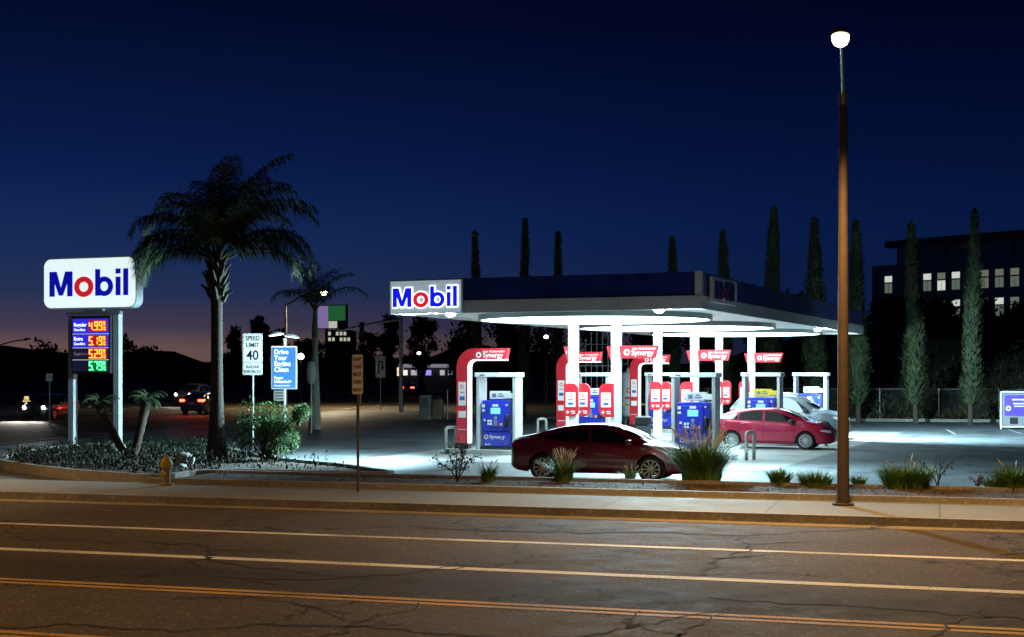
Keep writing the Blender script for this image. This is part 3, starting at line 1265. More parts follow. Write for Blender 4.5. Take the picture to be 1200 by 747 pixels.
class Shell:
    def __init__(s, P):
        s.P = P
        s.top, s.belt, s.bot = curve1(P['top']), curve1(P['belt']), curve1(P['bot'])
        s.plan, s.roofw = curve1(P['plan']), curve1(P['roofw'])
        s.x0, s.x1 = P['top'][0][0], P['top'][-1][0]
        s.cache = {}

    def ring(s, x):
        k = round(x, 4)
        if k in s.cache:
            return s.cache[k]
        zt, w, zb = s.top(x), s.plan(x), s.bot(x)
        zs = min(s.belt(x), zt - .06)
        gh = zt - zs
        g = min(1, max(0, (gh - .10) / .25))
        g = g * g * (3 - 2 * g)
        wr = s.roofw(x)
        hood = [(w * .955, zs + gh * .45), (w * .87, zs + gh * .78), (w * .72, zs + gh * .92), (w * .38, zt - .008), (0, zt)]
        cab = [(w * .93, zs + .04), (wr + .045, zt - .15), (wr - .07, zt - .035), (wr * .5, zt - .008), (0, zt)]
        up = [tuple(np.array(a) * (1 - g) + np.array(b) * g) for a, b in zip(hood, cab)]
        hgt = zs - zb
        low = [(w * .90, zb), (w * .975, zb + hgt * .10), (w * .985, zb + hgt * .30), (w, zb + hgt * .60), (w * .985, zb + hgt * .84), (w * .965, zs)]
        lo = catmull(low + [up[0]], 6)[:31]
        hi = catmull([low[-1]] + up, 6)
        # straight flank of the cabin keeps flat side glass
        s.cache[k] = (lo, hi)
        return s.cache[k]

    def side_y(s, x, z):
        lo, hi = s.ring(x)
        pl = lo + hi[1:]
        for i in range(len(pl) - 1):
            if pl[i][1] <= z <= pl[i + 1][1] and pl[i + 1][1] > pl[i][1]:
                t = (z - pl[i][1]) / (pl[i + 1][1] - pl[i][1])
                return float(pl[i][0] + t * (pl[i + 1][0] - pl[i][0]))
        return float(pl[0][0] if z < pl[0][1] else 0)

    def top_z(s, x, y):
        lo, hi = s.ring(x)
        y = abs(y)
        for i in range(len(hi) - 1, 0, -1):
            if hi[i][0] <= y <= hi[i - 1][0]:
                t = (y - hi[i][0]) / max(1e-6, hi[i - 1][0] - hi[i][0])
                return float(hi[i][1] + t * (hi[i - 1][1] - hi[i][1]))
        return float(hi[0][1])

    def body(s):
        P = s.P
        xs = list(np.linspace(s.x0, s.x1, 84))
        for xw in P['wheels']:
            for k in range(13):
                xs.append(xw - P['ra'] * cos(pi * k / 12))
            xs += [xw - P['ra'] - .004, xw + P['ra'] + .004]
        xs = sorted(set(round(x, 4) for x in xs if s.x0 <= x <= s.x1))
        NL, mb = 14, MB()
        rows = []
        for x in xs:
            lo, hi = s.ring(x)
            z0 = lo[0][1]
            for xw in P['wheels']:
                d = abs(x - xw)
                if d <= P['ra'] + .0005:
                    z0 = max(z0, P['rw'] + sqrt(max(0, P['ra'] ** 2 - d * d)))
            zs = lo[-1][1]
            z0 = min(z0, zs - .03)
            pts = []
            for i in range(NL):
                z = z0 + (zs - z0) * i / (NL - 1)
                pts.append((s.side_y(x, z), z))
            pts += [tuple(p) for p in hi[1:]]
            rows.append([(x, -y, z) for y, z in pts] + [(x, y, z) for y, z in reversed(pts[:-1])])
        n = len(rows[0])
        for r in rows:
            mb.v += r
        for i in range(len(rows) - 1):
            for k in range(n - 1):
                a = i * n + k
                mb.f.append((a, a + 1, a + n + 1, a + n))
        mb.f.append(tuple(range(n)))
        o = (len(rows) - 1) * n
        mb.f.append(tuple(o + k for k in reversed(range(n))))
        return mb

    def side_patch(s, mb, lower, upper, off=.006, nx=28, nz=8, sides=(-1, 1), thick=0):
        """patch on the flanks between two (x, z) polylines sharing their x range"""
        fl = lambda pl, x: float(np.interp(x, [p[0] for p in pl], [p[1] for p in pl]))
        xa, xb = lower[0][0], lower[-1][0]
        for sd in sides:
            o = len(mb.v)
            for i in range(nx + 1):
                x = xa + (xb - xa) * i / nx
                za, zb = fl(lower, x), fl(upper, x)
                for j in range(nz + 1):
                    z = za + (zb - za) * j / nz
                    mb.v.append((x, sd * (s.side_y(x, z) + off), z))
            for i in range(nx):
                for j in range(nz):
                    a = o + i * (nz + 1) + j
                    q = (a, a + 1, a + nz + 2, a + nz + 1)
                    mb.f.append(q if sd < 0 else q[::-1])

    def top_patch(s, mb, xa, xb, wa, wb, off=.006, nx=16, ny=16, ca=0, cb=0):
        """patch over the top between stations xa and xb, half widths wa and wb; ca, cb bow the edges"""
        o = len(mb.v)
        for i in range(nx + 1):
            for j in range(ny + 1):
                t = j / ny * 2 - 1
                xx0, xx1 = xa + ca * t * t, xb + cb * t * t
                x = xx0 + (xx1 - xx0) * i / nx
                y = t * (wa + (wb - wa) * i / nx)
                mb.v.append((x, y, s.top_z(x, y) + off))
        for i in range(nx):
            for j in range(ny):
                a = o + i * (ny + 1) + j
                mb.f.append((a, a + ny + 1, a + ny + 2, a + 1))


def wheel(parent, x, y, r, w, side, spokes=10):
    M = Matrix.Translation((x, y, r)) @ Matrix.Rotation(R(90) * side, 4, 'X')
    b = MB()
    ri = r * .70
    b.lathe([(ri, -w / 2 + .01), (r - .03, -w / 2), (r - .006, -w / 2 + .03), (r, 0), (r - .006, w / 2 - .03), (r - .03, w / 2), (ri, w / 2 - .01), (ri - .01, 0)], 40, M, closed=True)
    ty = b.build('tyre', rubber, parent, smooth=50)
    b = MB()
    b.lathe([(ri - .012, -w / 2 + .004), (ri - .012, w / 2 - .03), (ri - .04, w / 2 - .05), (ri - .05, -w / 2 + .02)], 40, M, closed=True)
    b.build('rim_barrel', under_m, ty, smooth=35)
    b = MB()
    b.lathe([(ri + .004, w / 2 - .03), (ri + .004, w / 2 - .004), (ri - .018, w / 2 - .003), (ri - .020, w / 2 - .03)], 40, M, closed=True)
    b.lathe([(.065, w / 2 - .055), (.065, w / 2 - .012), (.03, w / 2 - .004), (.001, w / 2 - .002)], 20, M)
    for k in range(spokes):
        a = 2 * pi * k / spokes
        Mk = M @ Matrix.Rotation(a, 4, 'Z')
        b.add([(.05, -.014, w / 2 - .05), (.05, .014, w / 2 - .05), (.05, .014, w / 2 - .018), (.05, -.014, w / 2 - .018),
               (ri - .015, -.02, w / 2 - .05), (ri - .015, .02, w / 2 - .05), (ri - .015, .02, w / 2 - .012), (ri - .015, -.02, w / 2 - .012)],
              [(0, 1, 2, 3), (7, 6, 5, 4), (0, 4, 5, 1), (1, 5, 6, 2), (2, 6, 7, 3), (3, 7, 4, 0)], Mk)
    b.build('rim', rim_alloy, ty, smooth=35)
    b = MB()
    b.lathe([(ri - .06, -w / 2 + .03), (ri - .06, w / 2 - .09), (.02, w / 2 - .085)], 24, M)
    b.build('brake_disc', under_m, ty)


def make_car(name, P, paint, label, group=None, cat='car'):
    S = Shell(P)
    t = thing(name, (0, 0, 0), 0, label, cat, group)
    S.body().build('body', paint, t, smooth=38)
    W = P['plan'][len(P['plan']) // 2][1]
    b = MB()
    fx, rx = P['wheels'][1], P['wheels'][0]
    b.box(S.x0 + .25, rx - P['ra'] - .03, -W + .22, W - .22, .24, .62)
    b.box(rx + P['ra'] + .03, fx - P['ra'] - .03, -W + .14, W - .14, .2, .55)
    b.box(rx - P['ra'] - .03, rx + P['ra'] + .03, -W + .30, W - .30, .25, P['rw'] + P['ra'] + .1)
    b.box(fx - P['ra'] - .03, fx + P['ra'] + .03, -W + .30, W - .30, .25, P['rw'] + P['ra'] + .06)
    b.box(fx + P['ra'] + .03, S.x1 - .25, -W + .22, W - .22, .22, .5)
    b.build('underbody', under_m, t)
    for xw in P['wheels']:
        for sd in (-1, 1):
            wheel(t, xw, sd * (W - .125), P['rw'], .215, sd * -1, P.get('spokes', 10))
    for nm, lo, up in P['glass']:
        for sd in (-1, 1):
            b = MB()
            S.side_patch(b, lo, up, .007, sides=(sd,))
            b.build(nm, glass_m, t, smooth=True, recalc=False)
    b = MB()
    S.top_patch(b, *P['screen'][:4], .008, ca=P['screen'][4], cb=P['screen'][5])
    b.build('windscreen', glass_m, t, smooth=True, recalc=False)
    b = MB()
    S.top_patch(b, *P['rear'][:4], .008, ca=P['rear'][4], cb=P['rear'][5])
    b.build('rear_window', glass_m, t, smooth=True, recalc=False)
    xa, xb, zz = P['sill']
    for sd in (-1, 1):
        b = MB()
        for x, z0, z1, lean in P['gaps']:
            o = len(b.v)
            n = 14
            for i in range(n + 1):
                z = z0 + (z1 - z0) * i / n
                xx = x + lean * i / n
                for dx in (-.008, .008):
                    b.v.append((xx + dx, sd * (S.side_y(xx + dx, z) + .004), z))
            for i in range(n):
                a = o + 2 * i
                b.f.append((a, a + 2, a + 3, a + 1) if sd < 0 else (a, a + 1, a + 3, a + 2))
        S.side_patch(b, [(xa, zz - .006), (xb, zz - .006)], [(xa, zz + .006), (xb, zz + .006)], .004, 20, 1, sides=(sd,))
        b.build('panel_gap', seal_m, t, recalc=False)
    for x, z in P['handles']:
        for sd in (-1, 1):
            b = MB()
            y = S.side_y(x, z)
            ys = sorted((sd * (y - .005), sd * (y + .035)))
            b.box(x - .10, x + .10, ys[0], ys[1], z - .014, z + .014, .01)
            b.build('door_handle', P.get('handle_mat', paint), t, smooth=40)
    mx, mz = P['mirror']
    for sd in (-1, 1):
        b = MB()
        y = S.side_y(mx, mz)
        b.box(mx - .06, mx + .12, sd * y if sd > 0 else -y - .2, sd * y + .2 if sd > 0 else -y, mz - .02, mz + .13, .045, seg=3)
        b.build('wing_mirror', P.get('mirror_mat', paint), t, smooth=50)
    for sd in (-1, 1):
        b = MB()
        S.side_patch(b, P['head'][0], P['head'][1], .008, 14, 5, sides=(sd,))
        b.build('headlight', lamp_glass, t, smooth=True, recalc=False)
        b = MB()
        S.side_patch(b, P['tail'][0], P['tail'][1], .008, 10, 5, sides=(sd,))
        b.build('tail_light', P.get('tail_mat', tail_m), t, smooth=True, recalc=False)
    b = MB()
    b.box(S.x1 - .03, S.x1 + .012, -.45, .45, .30, .48, .01)
    b.build('grille', black_plastic, t)
    b = MB()
    b.box(S.x0 - .012, S.x0 + .01, -.16, .16, .66, .80)
    b.build('number_plate', white_label, t)
    return t, S


maroon = mat('maroon_paint', (.15, .006, .02), .28, .25, coat=1.0)
red_car = mat('red_car_paint', (.42, .009, .045), .3, .2, coat=1.0)
silver_car = mat('silver_car_paint', (.19, .235, .28), .4, .4, coat=1.0)

SED = dict(
    top=[(-2.24, .62), (-2.20, .93), (-2.08, 1.05), (-1.75, 1.13), (-1.35, 1.23), (-.9, 1.335), (-.35, 1.40), (.05, 1.405), (.4, 1.355), (.85, 1.20), (1.32, .985), (1.7, .90), (2.0, .80), (2.2, .66), (2.28, .5)],
    belt=[(-2.24, .86), (-1.8, .95), (-1.0, .935), (0, .90), (1.2, .83), (1.8, .74), (2.28, .55)],
    bot=[(-2.24, .34), (-2.0, .24), (-1.5, .20), (1.5, .20), (2.1, .22), (2.28, .28)],
    plan=[(-2.24, .62), (-2.18, .74), (-2.0, .83), (-1.4, .885), (0, .90), (1.3, .885), (1.8, .82), (2.1, .68), (2.28, .48)],
    roofw=[(-2.24, .5), (-1.6, .56), (-.8, .60), (.2, .60), (.9, .62), (1.4, .66), (2.28, .4)],
    wheels=(-1.36, 1.34), ra=.365, rw=.325, spokes=10,
    glass=[('side_window', [(-1.42, 1.06), (-1.1, .99), (-.22, .965)], [(-1.42, 1.065), (-1.1, 1.145), (-.7, 1.235), (-.22, 1.285)]),
           ('side_window', [(-.14, .962), (.98, .925)], [(-.14, 1.285), (.12, 1.28), (.45, 1.205), (.8, 1.06), (.98, .93)])],
    screen=(.40, 1.26, .50, .66, -.12, -.20), rear=(-1.95, -.95, .52, .50, .15, .12),
    gaps=[(-.18, .28, .95, .0), (.86, .28, .90, .06), (-1.0, .36, .95, -.05)], sill=(-.95, .9, .27),
    handles=[(-.02, .84), (-.86, .86)], mirror=(.78, .90),
    head=([(1.82, .66), (2.16, .575)], [(1.82, .70), (2.16, .66)]), tail=([(-2.2, .78), (-1.95, .86)], [(-2.2, .88), (-1.95, .90)]),
)
HAT = dict(
    top=[(-2.16, .60), (-2.14, .95), (-2.08, 1.08), (-1.9, 1.14), (-1.5, 1.26), (-1.0, 1.37), (-.4, 1.43), (.05, 1.43), (.4, 1.38), (.85, 1.23), (1.32, .99), (1.65, .92), (1.95, .80), (2.15, .66), (2.22, .5)],
    belt=[(-2.16, .95), (-1.6, .98), (-1.0, .965), (0, .92), (1.2, .84), (1.8, .74), (2.22, .55)],
    bot=[(-2.16, .34), (-1.95, .24), (-1.5, .19), (1.5, .19), (2.05, .21), (2.22, .27)],
    plan=[(-2.16, .66), (-2.08, .76), (-1.9, .81), (-1.4, .845), (0, .85), (1.3, .84), (1.8, .77), (2.05, .64), (2.22, .45)],
    roofw=[(-2.16, .52), (-1.6, .56), (-.8, .59), (.2, .585), (.9, .60), (1.4, .63), (2.22, .4)],
    wheels=(-1.275, 1.275), ra=.35, rw=.305, spokes=12,
    glass=[('quarter_window', [(-1.50, 1.10), (-1.08, 1.02)], [(-1.50, 1.115), (-1.08, 1.235)]),
           ('side_window', [(-1.03, 1.015), (-.22, .985)], [(-1.03, 1.245), (-.6, 1.31), (-.22, 1.325)]),
           ('side_window', [(-.13, .98), (.98, .925)], [(-.13, 1.325), (.14, 1.30), (.45, 1.225), (.8, 1.06), (.98, .93)])],
    screen=(.42, 1.26, .49, .64, -.12, -.20), rear=(-1.95, -1.1, .50, .49, .12, .10),
    gaps=[(-.175, .28, .97, .0), (.86, .28, .90, .06), (-.98, .36, .98, -.05)], sill=(-.9, .9, .26),
    handles=[(-.02, .855), (-.84, .87)], mirror=(.78, .90), mirror_mat=black_plastic,
    head=([(1.78, .64), (2.12, .575)], [(1.78, .69), (2.12, .665)]), tail=([(-2.13, .82), (-1.86, .90)], [(-2.13, .98), (-1.86, .97)]),
)
SUV = dict(
    top=[(-2.38, .65), (-2.36, 1.05), (-2.28, 1.28), (-2.05, 1.56), (-1.85, 1.68), (-1.3, 1.75), (-.5, 1.78), (.1, 1.76), (.45, 1.68), (.85, 1.48), (1.25, 1.20), (1.7, 1.11), (2.1, 1.0), (2.3, .84), (2.38, .6)],
    belt=[(-2.38, 1.10), (-1.6, 1.12), (-.5, 1.09), (.6, 1.05), (1.4, 1.0), (2.0, .9), (2.38, .62)],
    bot=[(-2.38, .42), (-2.1, .32), (-1.6, .26), (1.6, .26), (2.1, .28), (2.38, .36)],
    plan=[(-2.38, .70), (-2.28, .83), (-2.0, .90), (-1.4, .94), (0, .95), (1.3, .94), (1.8, .88), (2.15, .74), (2.38, .5)],
    roofw=[(-2.38, .6), (-1.8, .66), (-.8, .68), (.2, .68), (.9, .70), (1.4, .74), (2.38, .5)],
    wheels=(-1.43, 1.43), ra=.41, rw=.36, spokes=10,
    glass=[('quarter_window', [(-2.0, 1.22), (-1.22, 1.17)], [(-2.0, 1.30), (-1.8, 1.50), (-1.22, 1.58)]),
           ('side_window', [(-1.14, 1.165), (-.22, 1.14)], [(-1.14, 1.585), (-.22, 1.60)]),
           ('side_window', [(-.13, 1.138), (.95, 1.09)], [(-.13, 1.60), (.2, 1.57), (.45, 1.48), (.8, 1.24), (.95, 1.10)])],
    screen=(.46, 1.20, .58, .72, -.12, -.20), rear=(-2.27, -2.0, .58, .56, .03, .03),
    gaps=[(-.175, .36, 1.12, .0), (.90, .36, 1.05, .04), (-1.1, .5, 1.14, -.05)], sill=(-.9, .9, .36),
    handles=[(-.02, 1.0), (-.9, 1.02)], mirror=(.76, 1.08), mirror_mat=black_plastic,
    head=([(1.85, .84), (2.25, .74)], [(1.85, .93), (2.25, .86)]), tail=([(-2.34, 1.0), (-1.98, 1.08)], [(-2.34, 1.16), (-1.98, 1.18)]),
)


def place(t, X, Y, deg):
    t.location = (X, Y, 0)
    t.rotation_euler.z = R(deg)


t, _ = make_car('parked_car', SED, maroon, 'dark maroon fastback car parked along the planting strip')
place(t, 2.30, 35.05, -17)
t, _ = make_car('parked_car', HAT, red_car, 'bright red hatchback parked at the middle pumps')
place(t, 9.17, 49.55, -21)
t, S_ = make_car('parked_car', SUV, silver_car, 'silver sport utility car beyond the red hatchback')
place(t, 11.25, 56.9, -22)
b = MB()
for sd in (-1, 1):
    b.tube([(-1.7, sd * .62, 1.70), (-1.6, sd * .62, 1.80), (-.2, sd * .62, 1.82), (.2, sd * .62, 1.76)], .022, 8)
b.build('roof_rail', chrome, t)
tail_lit = mat('lit_tail_lens', (.5, .01, .01), .3, emit=(1, .05, .02), estr=14)
HB = dict(HAT)
HB['tail_mat'] = tail_lit
t, _ = make_car('braking_car', HB, mat('dark_car_paint', (.03, .03, .035), .3, .3, coat=1), 'dark car driving away on the side street with its tail lights lit')
place(t, -11.9, 166, 82)
b = MB()
for sd in (-1, 1):
    b.box(-2.19, -2.155, sd * .6 - .18, sd * .6 + .18, .84, 1.0, .01)
b.build('brake_light', tail_lit, t)

# ------------------------------------------------------------------ tall price sign on the left
TS = R(-20)
ps = thing('price_sign', (-15.85, 48.0, 0), TS, 'tall lit white sign on two posts over a board of fuel prices', 'sign')
face_w = mat('pole_sign_face', (.8, .86, .86), .5, emit=(.80, .97, .96), estr=.95, var=.05, vscale=.6)
b = MB()


def rrect(x0, x1, z0, z1, r, n=8):
    p = []
    for (cx, cz, a0) in ((x1 - r, z1 - r, 0), (x0 + r, z1 - r, 90), (x0 + r, z0 + r, 180), (x1 - r, z0 + r, 270)):
        for i in range(n + 1):
            a = R(a0 + 90 * i / n)
            p.append((cx + r * cos(a), cz + r * sin(a)))
    return p


SW, SZ0, SZ1 = 3.72, 4.80, 6.52
b.prism(rrect(0, SW, SZ0, SZ1, .3), -.19, .19)
b.build('cabinet', mat('sign_cabinet', (.55, .6, .6), .5), ps)
b = MB()
b.prism(rrect(.04, SW - .04, SZ0 + .04, SZ1 - .04, .27), -.205, -.191)
b.build('face', face_w, ps)
mobil(ps, mat('sign_blue_letter', (.01, .015, .35), .4, emit=(.004, .007, .5), estr=.6), mat('sign_red_letter', (.6, .01, .02), .4, emit=(.85, .02, .04), estr=.6), .28, 5.22, .84, -.235, -.207)
for x in (1.05, 2.86):
    b = MB()
    b.box(x - .11, x + .11, -.11, .11, -.05, SZ0 - .22 if x < 2 else SZ0 - .20, .01)
    p = b.build('post', mat('sign_post_paint', (.5, .54, .55), .5, var=.15, vscale=3), ps)
b = MB()
b.box(.85, 3.0, -.09, .09, SZ0 - .195, SZ0 - .10)
b.box(1.6, 2.3, -.07, .07, SZ0 - .098, SZ0 - .002)
b.build('cross_beam', grey_metal, ps)
BX0, BX1, BZ0, BZ1 = 1.17, 2.72, 2.62, 4.56
b = MB()
b.box(BX0, BX1, -.22, .1, BZ0, BZ1, .01)
bd = b.build('price_board', dark_metal, ps)
rows = [(3.97, 4.46, 'blue'), (3.50, 3.93, 'blue'), (3.10, 3.46, 'dark'), (2.70, 3.06, 'dark')]
lit_panel = mat('lit_blue_panel', (.02, .03, .5), .4, emit=(.03, .03, .9), estr=.8)
dim_panel = mat('dim_panel', (.02, .02, .05), .4, emit=(.02, .018, .06), estr=.35)
led_red = mat('led_red', (1, .2, .05), .5, emit=(1, .16, .02), estr=6)
led_green = mat('led_green', (.1, 1, .3), .5, emit=(.10, 1, .30), estr=3.2)
led_spill_r = mat('led_spill_red', (.1, .01, .01), .5, emit=(.75, .015, .02), estr=.55)  # red spill of the digits put into the backing as its own glow
led_spill_g = mat('led_spill_green', (.01, .1, .03), .5, emit=(.01, .35, .06), estr=.45)  # green spill of the digits, likewise a glow given to the backing
names = [('Regular', 'Gasoline'), ('Extra', 'Gasoline'), ('Supreme+', ''), ('', '')]
price = ['4.99', '5.19', '5.29', '5.79']
mpd = {}
txt = MB()
txt_dim = MB()
for i, (z0, z1, c) in enumerate(rows):
    b = MB()
    b.box(BX0 + .05, BX1 - .08, -.232, -.221, z0, z1)
    b.build('price_row', lit_panel if c == 'blue' else dim_panel, bd)
    if i < 2:
        txt.text(names[i][0], .17, BX0 + .10, z0 + .23, -.234, bold=.02)
        txt.text(names[i][1], .13, BX0 + .10, z0 + .08, -.234, bold=.01)
    elif i == 2:
        txt_dim.text(names[i][0], .15, BX0 + .10, z0 + .14, -.234)
    b = MB()
    zc = (z0 + z1) / 2
    b.box(BX0 + .70, BX1 - .13, -.240, -.233, zc - .185, zc + .185)
    b.build('digit_backing', led_spill_g if i == 3 else led_spill_r, bd)
    dm = led_green if i == 3 else led_red

    def seg7(ch, x, z, w, h, t_):
        b = MB()
        S7 = {'0': 'abcdef', '1': 'bc', '2': 'abged', '3': 'abgcd', '4': 'fgbc', '5': 'afgcd', '6': 'afgecd', '7': 'abc', '8': 'abcdefg', '9': 'abcdfg'}[ch]
        for s7 in S7:
            x0_, x1_, z0_, z1_ = {'a': (0, w, h - t_, h), 'd': (0, w, 0, t_), 'g': (0, w, h / 2 - t_ / 2, h / 2 + t_ / 2),
                                  'b': (w - t_, w, h / 2 + t_ * .55, h - t_ * 1.05), 'c': (w - t_, w, t_ * 1.05, h / 2 - t_ * .55),
                                  'f': (0, t_, h / 2 + t_ * .55, h - t_ * 1.05), 'e': (0, t_, t_ * 1.05, h / 2 - t_ * .55)}[s7]
            b.box(x + x0_, x + x1_, -.252, -.241, z + z0_, z + z1_)
        b.build('digit', dm, bd)
    x = BX0 + .72
    for ch in price[i]:
        if ch == '.':
            MB().box(x - .025, x + .01, -.252, -.241, zc - .15, zc - .115).build('point', dm, bd)
            x += .035
            continue
        seg7(ch, x, zc - .15, .135, .30, .036)
        x += .178
    seg7('9', x - .005, zc + .01, .07, .14, .022)
    seg7('1', x - .03, zc - .15, .04, .12, .02)
    seg7('0', x + .025, zc - .15, .06, .12, .02)
txt.build('lettering', mat('lit_lettering', (.9, .9, .95), .5, emit=(.9, .92, 1), estr=1.3), bd)
txt_dim.build('lettering', mat('dim_lettering', (.5, .5, .5), .5, emit=(.4, .35, .42), estr=.25), bd)
b = MB()
for z in (3.95, 3.48, 3.08):
    b.box(BX0 + .05, BX1 - .08, -.238, -.221, z - .012, z + .012)
b.build('row_divider', mat('row_divider', (.7, .7, .8), .5, emit=(.6, .6, .9), estr=.6), bd)

# ------------------------------------------------------------------ road signs
sign_white = mat('sign_white', (.85, .86, .84), .4)
sign_black = mat('sign_black', (.012, .012, .014), .5)
pole_m = mat('sign_pole', (.33, .38, .35), .5, .5, var=.2, vscale=6)


def road_sign(name, X, Y, top, label, plates, cat='road sign', post_r=.03, rz=0, pole=pole_m):
    t = thing(name, (X, Y, 0), rz, label, cat)
    b = MB()
    b.cyl((0, 0, -.05), (0, 0, top), post_r, n=10)
    b.build('post', pole, t)
    for (x0, x1, z0, z1, lines, inner) in plates:
        b = MB()
        b.prism(rrect(x0, x1, z0, z1, .03, 3), -post_r - .012, -post_r - .004)
        pl = b.build('sign_plate', sign_white, t)
        b = MB()
        yb = -post_r - .014
        if inner:
            w = .012
            i_ = .022
            b.box(x0 + i_, x1 - i_, yb, yb + .003, z1 - i_ - w, z1 - i_)
            b.box(x0 + i_, x1 - i_, yb, yb + .003, z0 + i_, z0 + i_ + w)
            b.box(x0 + i_, x0 + i_ + w, yb, yb + .003, z0 + i_ + w, z1 - i_ - w)
            b.box(x1 - i_ - w, x1 - i_, yb, yb + .003, z0 + i_ + w, z1 - i_ - w)
        if b.v:
            b.build('border', sign_black, pl)
        b = MB()
        for (s_, size, z, sx) in lines:
            b = MB()
            b.text(s_, size, (x0 + x1) / 2, z, yb, 'CENTER', bold=.015, sx=sx)
            b.build('lettering', sign_black, pl)
    return t


road_sign('speed_sign', at(296.5, 45.7), 45.7, 3.9, 'white speed limit 40 sign with radar plate beside the palm', [
    (-.33, .33, 2.98, 3.92, [('SPEED', .21, 3.70, .85), ('LIMIT', .2, 3.48, .95), ('40', .44, 3.07, .95)], True),
    (-.33, .33, 2.58, 2.965, [('RADAR', .15, 2.79, .9), ('ENFORCED', .14, 2.64, .8)], True)], rz=R(-8))
road_sign('lane_sign', at(419.5, 29.5), 29.5, 3.0, 'narrow white right lane must turn right sign on a thin dark post by the kerb', [
    (-.115, .115, 2.20, 3.03, [('RIGHT', .10, 2.90, .65), ('LANE', .11, 2.74, .65), ('MUST', .11, 2.58, .65), ('TURN', .11, 2.42, .65), ('RIGHT', .10, 2.26, .65)], False)],
    rz=R(-10), pole=mat('dark_sign_pole', (.09, .085, .08), .6, .3, var=.2))
t = road_sign('turn_sign', at(446, 100), 100, hz(417, 100), 'large pale sign with a black turn arrow across the side street', [
    (-.36, .36, hz(443, 100), hz(417, 100), [], True)])
b = MB()
zc = hz(430, 100)
pts = [(-.14, zc - .5), (-.14, zc + .25)] + [(-.14 + .14 - .14 * cos(a), zc + .25 + .14 * sin(a)) for a in [pi * i / 8 for i in range(1, 9)]] + [(.14, zc - .05)]
b.tube([(x, -.05, z) for x, z in pts], .05, 6)
b.prism([(.0, zc - .02), (.28, zc - .02), (.14, zc - .28)], -.052, -.045)
b.build('arrow', sign_black, t)
t = road_sign('small_arrow_sign', at(469, 110), 110, hz(431, 110), 'small pale arrow sign right of the large turn sign', [
    (-.25, .25, hz(441, 110), hz(431, 110), [], False)])
b = MB()
zc = hz(436, 110)
b.box(-.04, .04, -.052, -.044, zc - .25, zc + .1)
b.prism([(-.12, zc + .08), (.12, zc + .08), (0, zc + .27)], -.052, -.044)
b.build('arrow', sign_black, t)
t = road_sign('street_sign', at(58, 70), 70, hz(438, 70), 'dull small sign on a wooden post beyond the tall price sign', [
    (-.16, .16, hz(447, 70), hz(438, 70), [], False)], post_r=.035)
# median marker
t = thing('median_marker', (at(31, 82), 82, 0), 0, 'yellow median marker with a white diamond arrow, far left', 'road sign')
b = MB()
b.cyl((0, 0, 0), (0, 0, .9), .03, n=8)
b.build('post', pole_m, t)
b = MB()
b.prism([(-.14, 1.08), (-.1, 1.28), (.1, 1.28), (.14, 1.08)], -.05, .05)
b.box(-.2, .2, -.06, .06, .95, 1.03)
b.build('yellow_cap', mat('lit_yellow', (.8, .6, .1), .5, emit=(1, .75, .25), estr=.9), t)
b = MB()
b.prism([(-.13, .8), (0, .93), (.13, .8), (0, .67)], -.05, -.032)
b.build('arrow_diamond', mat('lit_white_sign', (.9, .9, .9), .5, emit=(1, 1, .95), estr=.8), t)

# lit advertising sign
Y = 48.0
ad = thing('advert_sign', (at(333, Y), Y, 0), R(-4), 'blue lit advertising sign about engine cleaning, with two flat lamps over it', 'sign')
b = MB()
z0, z1 = hz(456.5, Y), hz(406, Y)
b.box(-.45, .45, -.06, .06, z0, z1, .02)
b.build('frame', mat('advert_frame', (.7, .72, .72), .4, .3), ad)
b = MB()
b.box(-.40, .40, -.068, -.061, z0 + .05, z1 - .05)
fc = b.build('face', mat('advert_blue', (.05, .16, .42), .4, emit=(.04, .17, .45), estr=.55, var=.2, vscale=1.2), ad)
b = MB()
for i, s_ in enumerate(('Drive', 'Your', 'Engine', 'Clean')):
    b.text(s_, .235, -.33, z1 - .27 - i * .2, -.071, bold=.02, sx=.92)
for i, s_ in enumerate(('Super', 'Unleaded+')):
    b.text(s_, .145, -.33, z0 + .35 - i * .13, -.071, bold=.015, sx=.95)
b.text('Detergent Gasoline', .07, -.33, z0 + .11, -.071, bold=.01)
b.build('lettering', mat('advert_letter', (.85, .88, .9), .5, emit=(.85, .92, 1), estr=.9), fc)
b = MB()
b.cyl((.02, 0, -.05), (.02, 0, z0), .05, n=10)
b.cyl((.02, 0, z1), (.02, 0, 3.82), .055, n=10)
b.build('post', mat('advert_post', (.5, .52, .5), .45, .4, var=.1), ad)
for sx, dz in ((-1, .03), (1, -.04)):
    b = MB()
    b.lathe([(.04, .09), (.2, .06), (.27, .0), (.26, -.012)], 24, Matrix.Translation((sx * .27 - .0, -.03, 3.92 + dz)) @ Matrix.Rotation(R(8 * sx), 4, 'Y'))
    lm = b.build('lamp_shade', white_paint, ad, smooth=40)
    b = MB()
    b.lathe([(.25, -.014), (.2, -.03), (.01, -.035)], 24, Matrix.Translation((sx * .27, -.03, 3.92 + dz)) @ Matrix.Rotation(R(8 * sx), 4, 'Y'))
    b.build('lamp_lens', mat('advert_lamp', (1, 1, 1), .5, emit=(.85, 1, .95), estr=6), lm)
b = MB()
b.box(-.34, -.0, -.062, -.052, hz(470, Y), hz(458, Y))
pl = b.build('small_plate', mat('faded_plate', (.3, .28, .25), .6), ad)
b = MB()
for i in range(3):
    b.box(-.31, -.03, -.066, -.0625, hz(470, Y) + .05 + i * .1, hz(470, Y) + .09 + i * .1)
b.build('print', sign_black, pl)

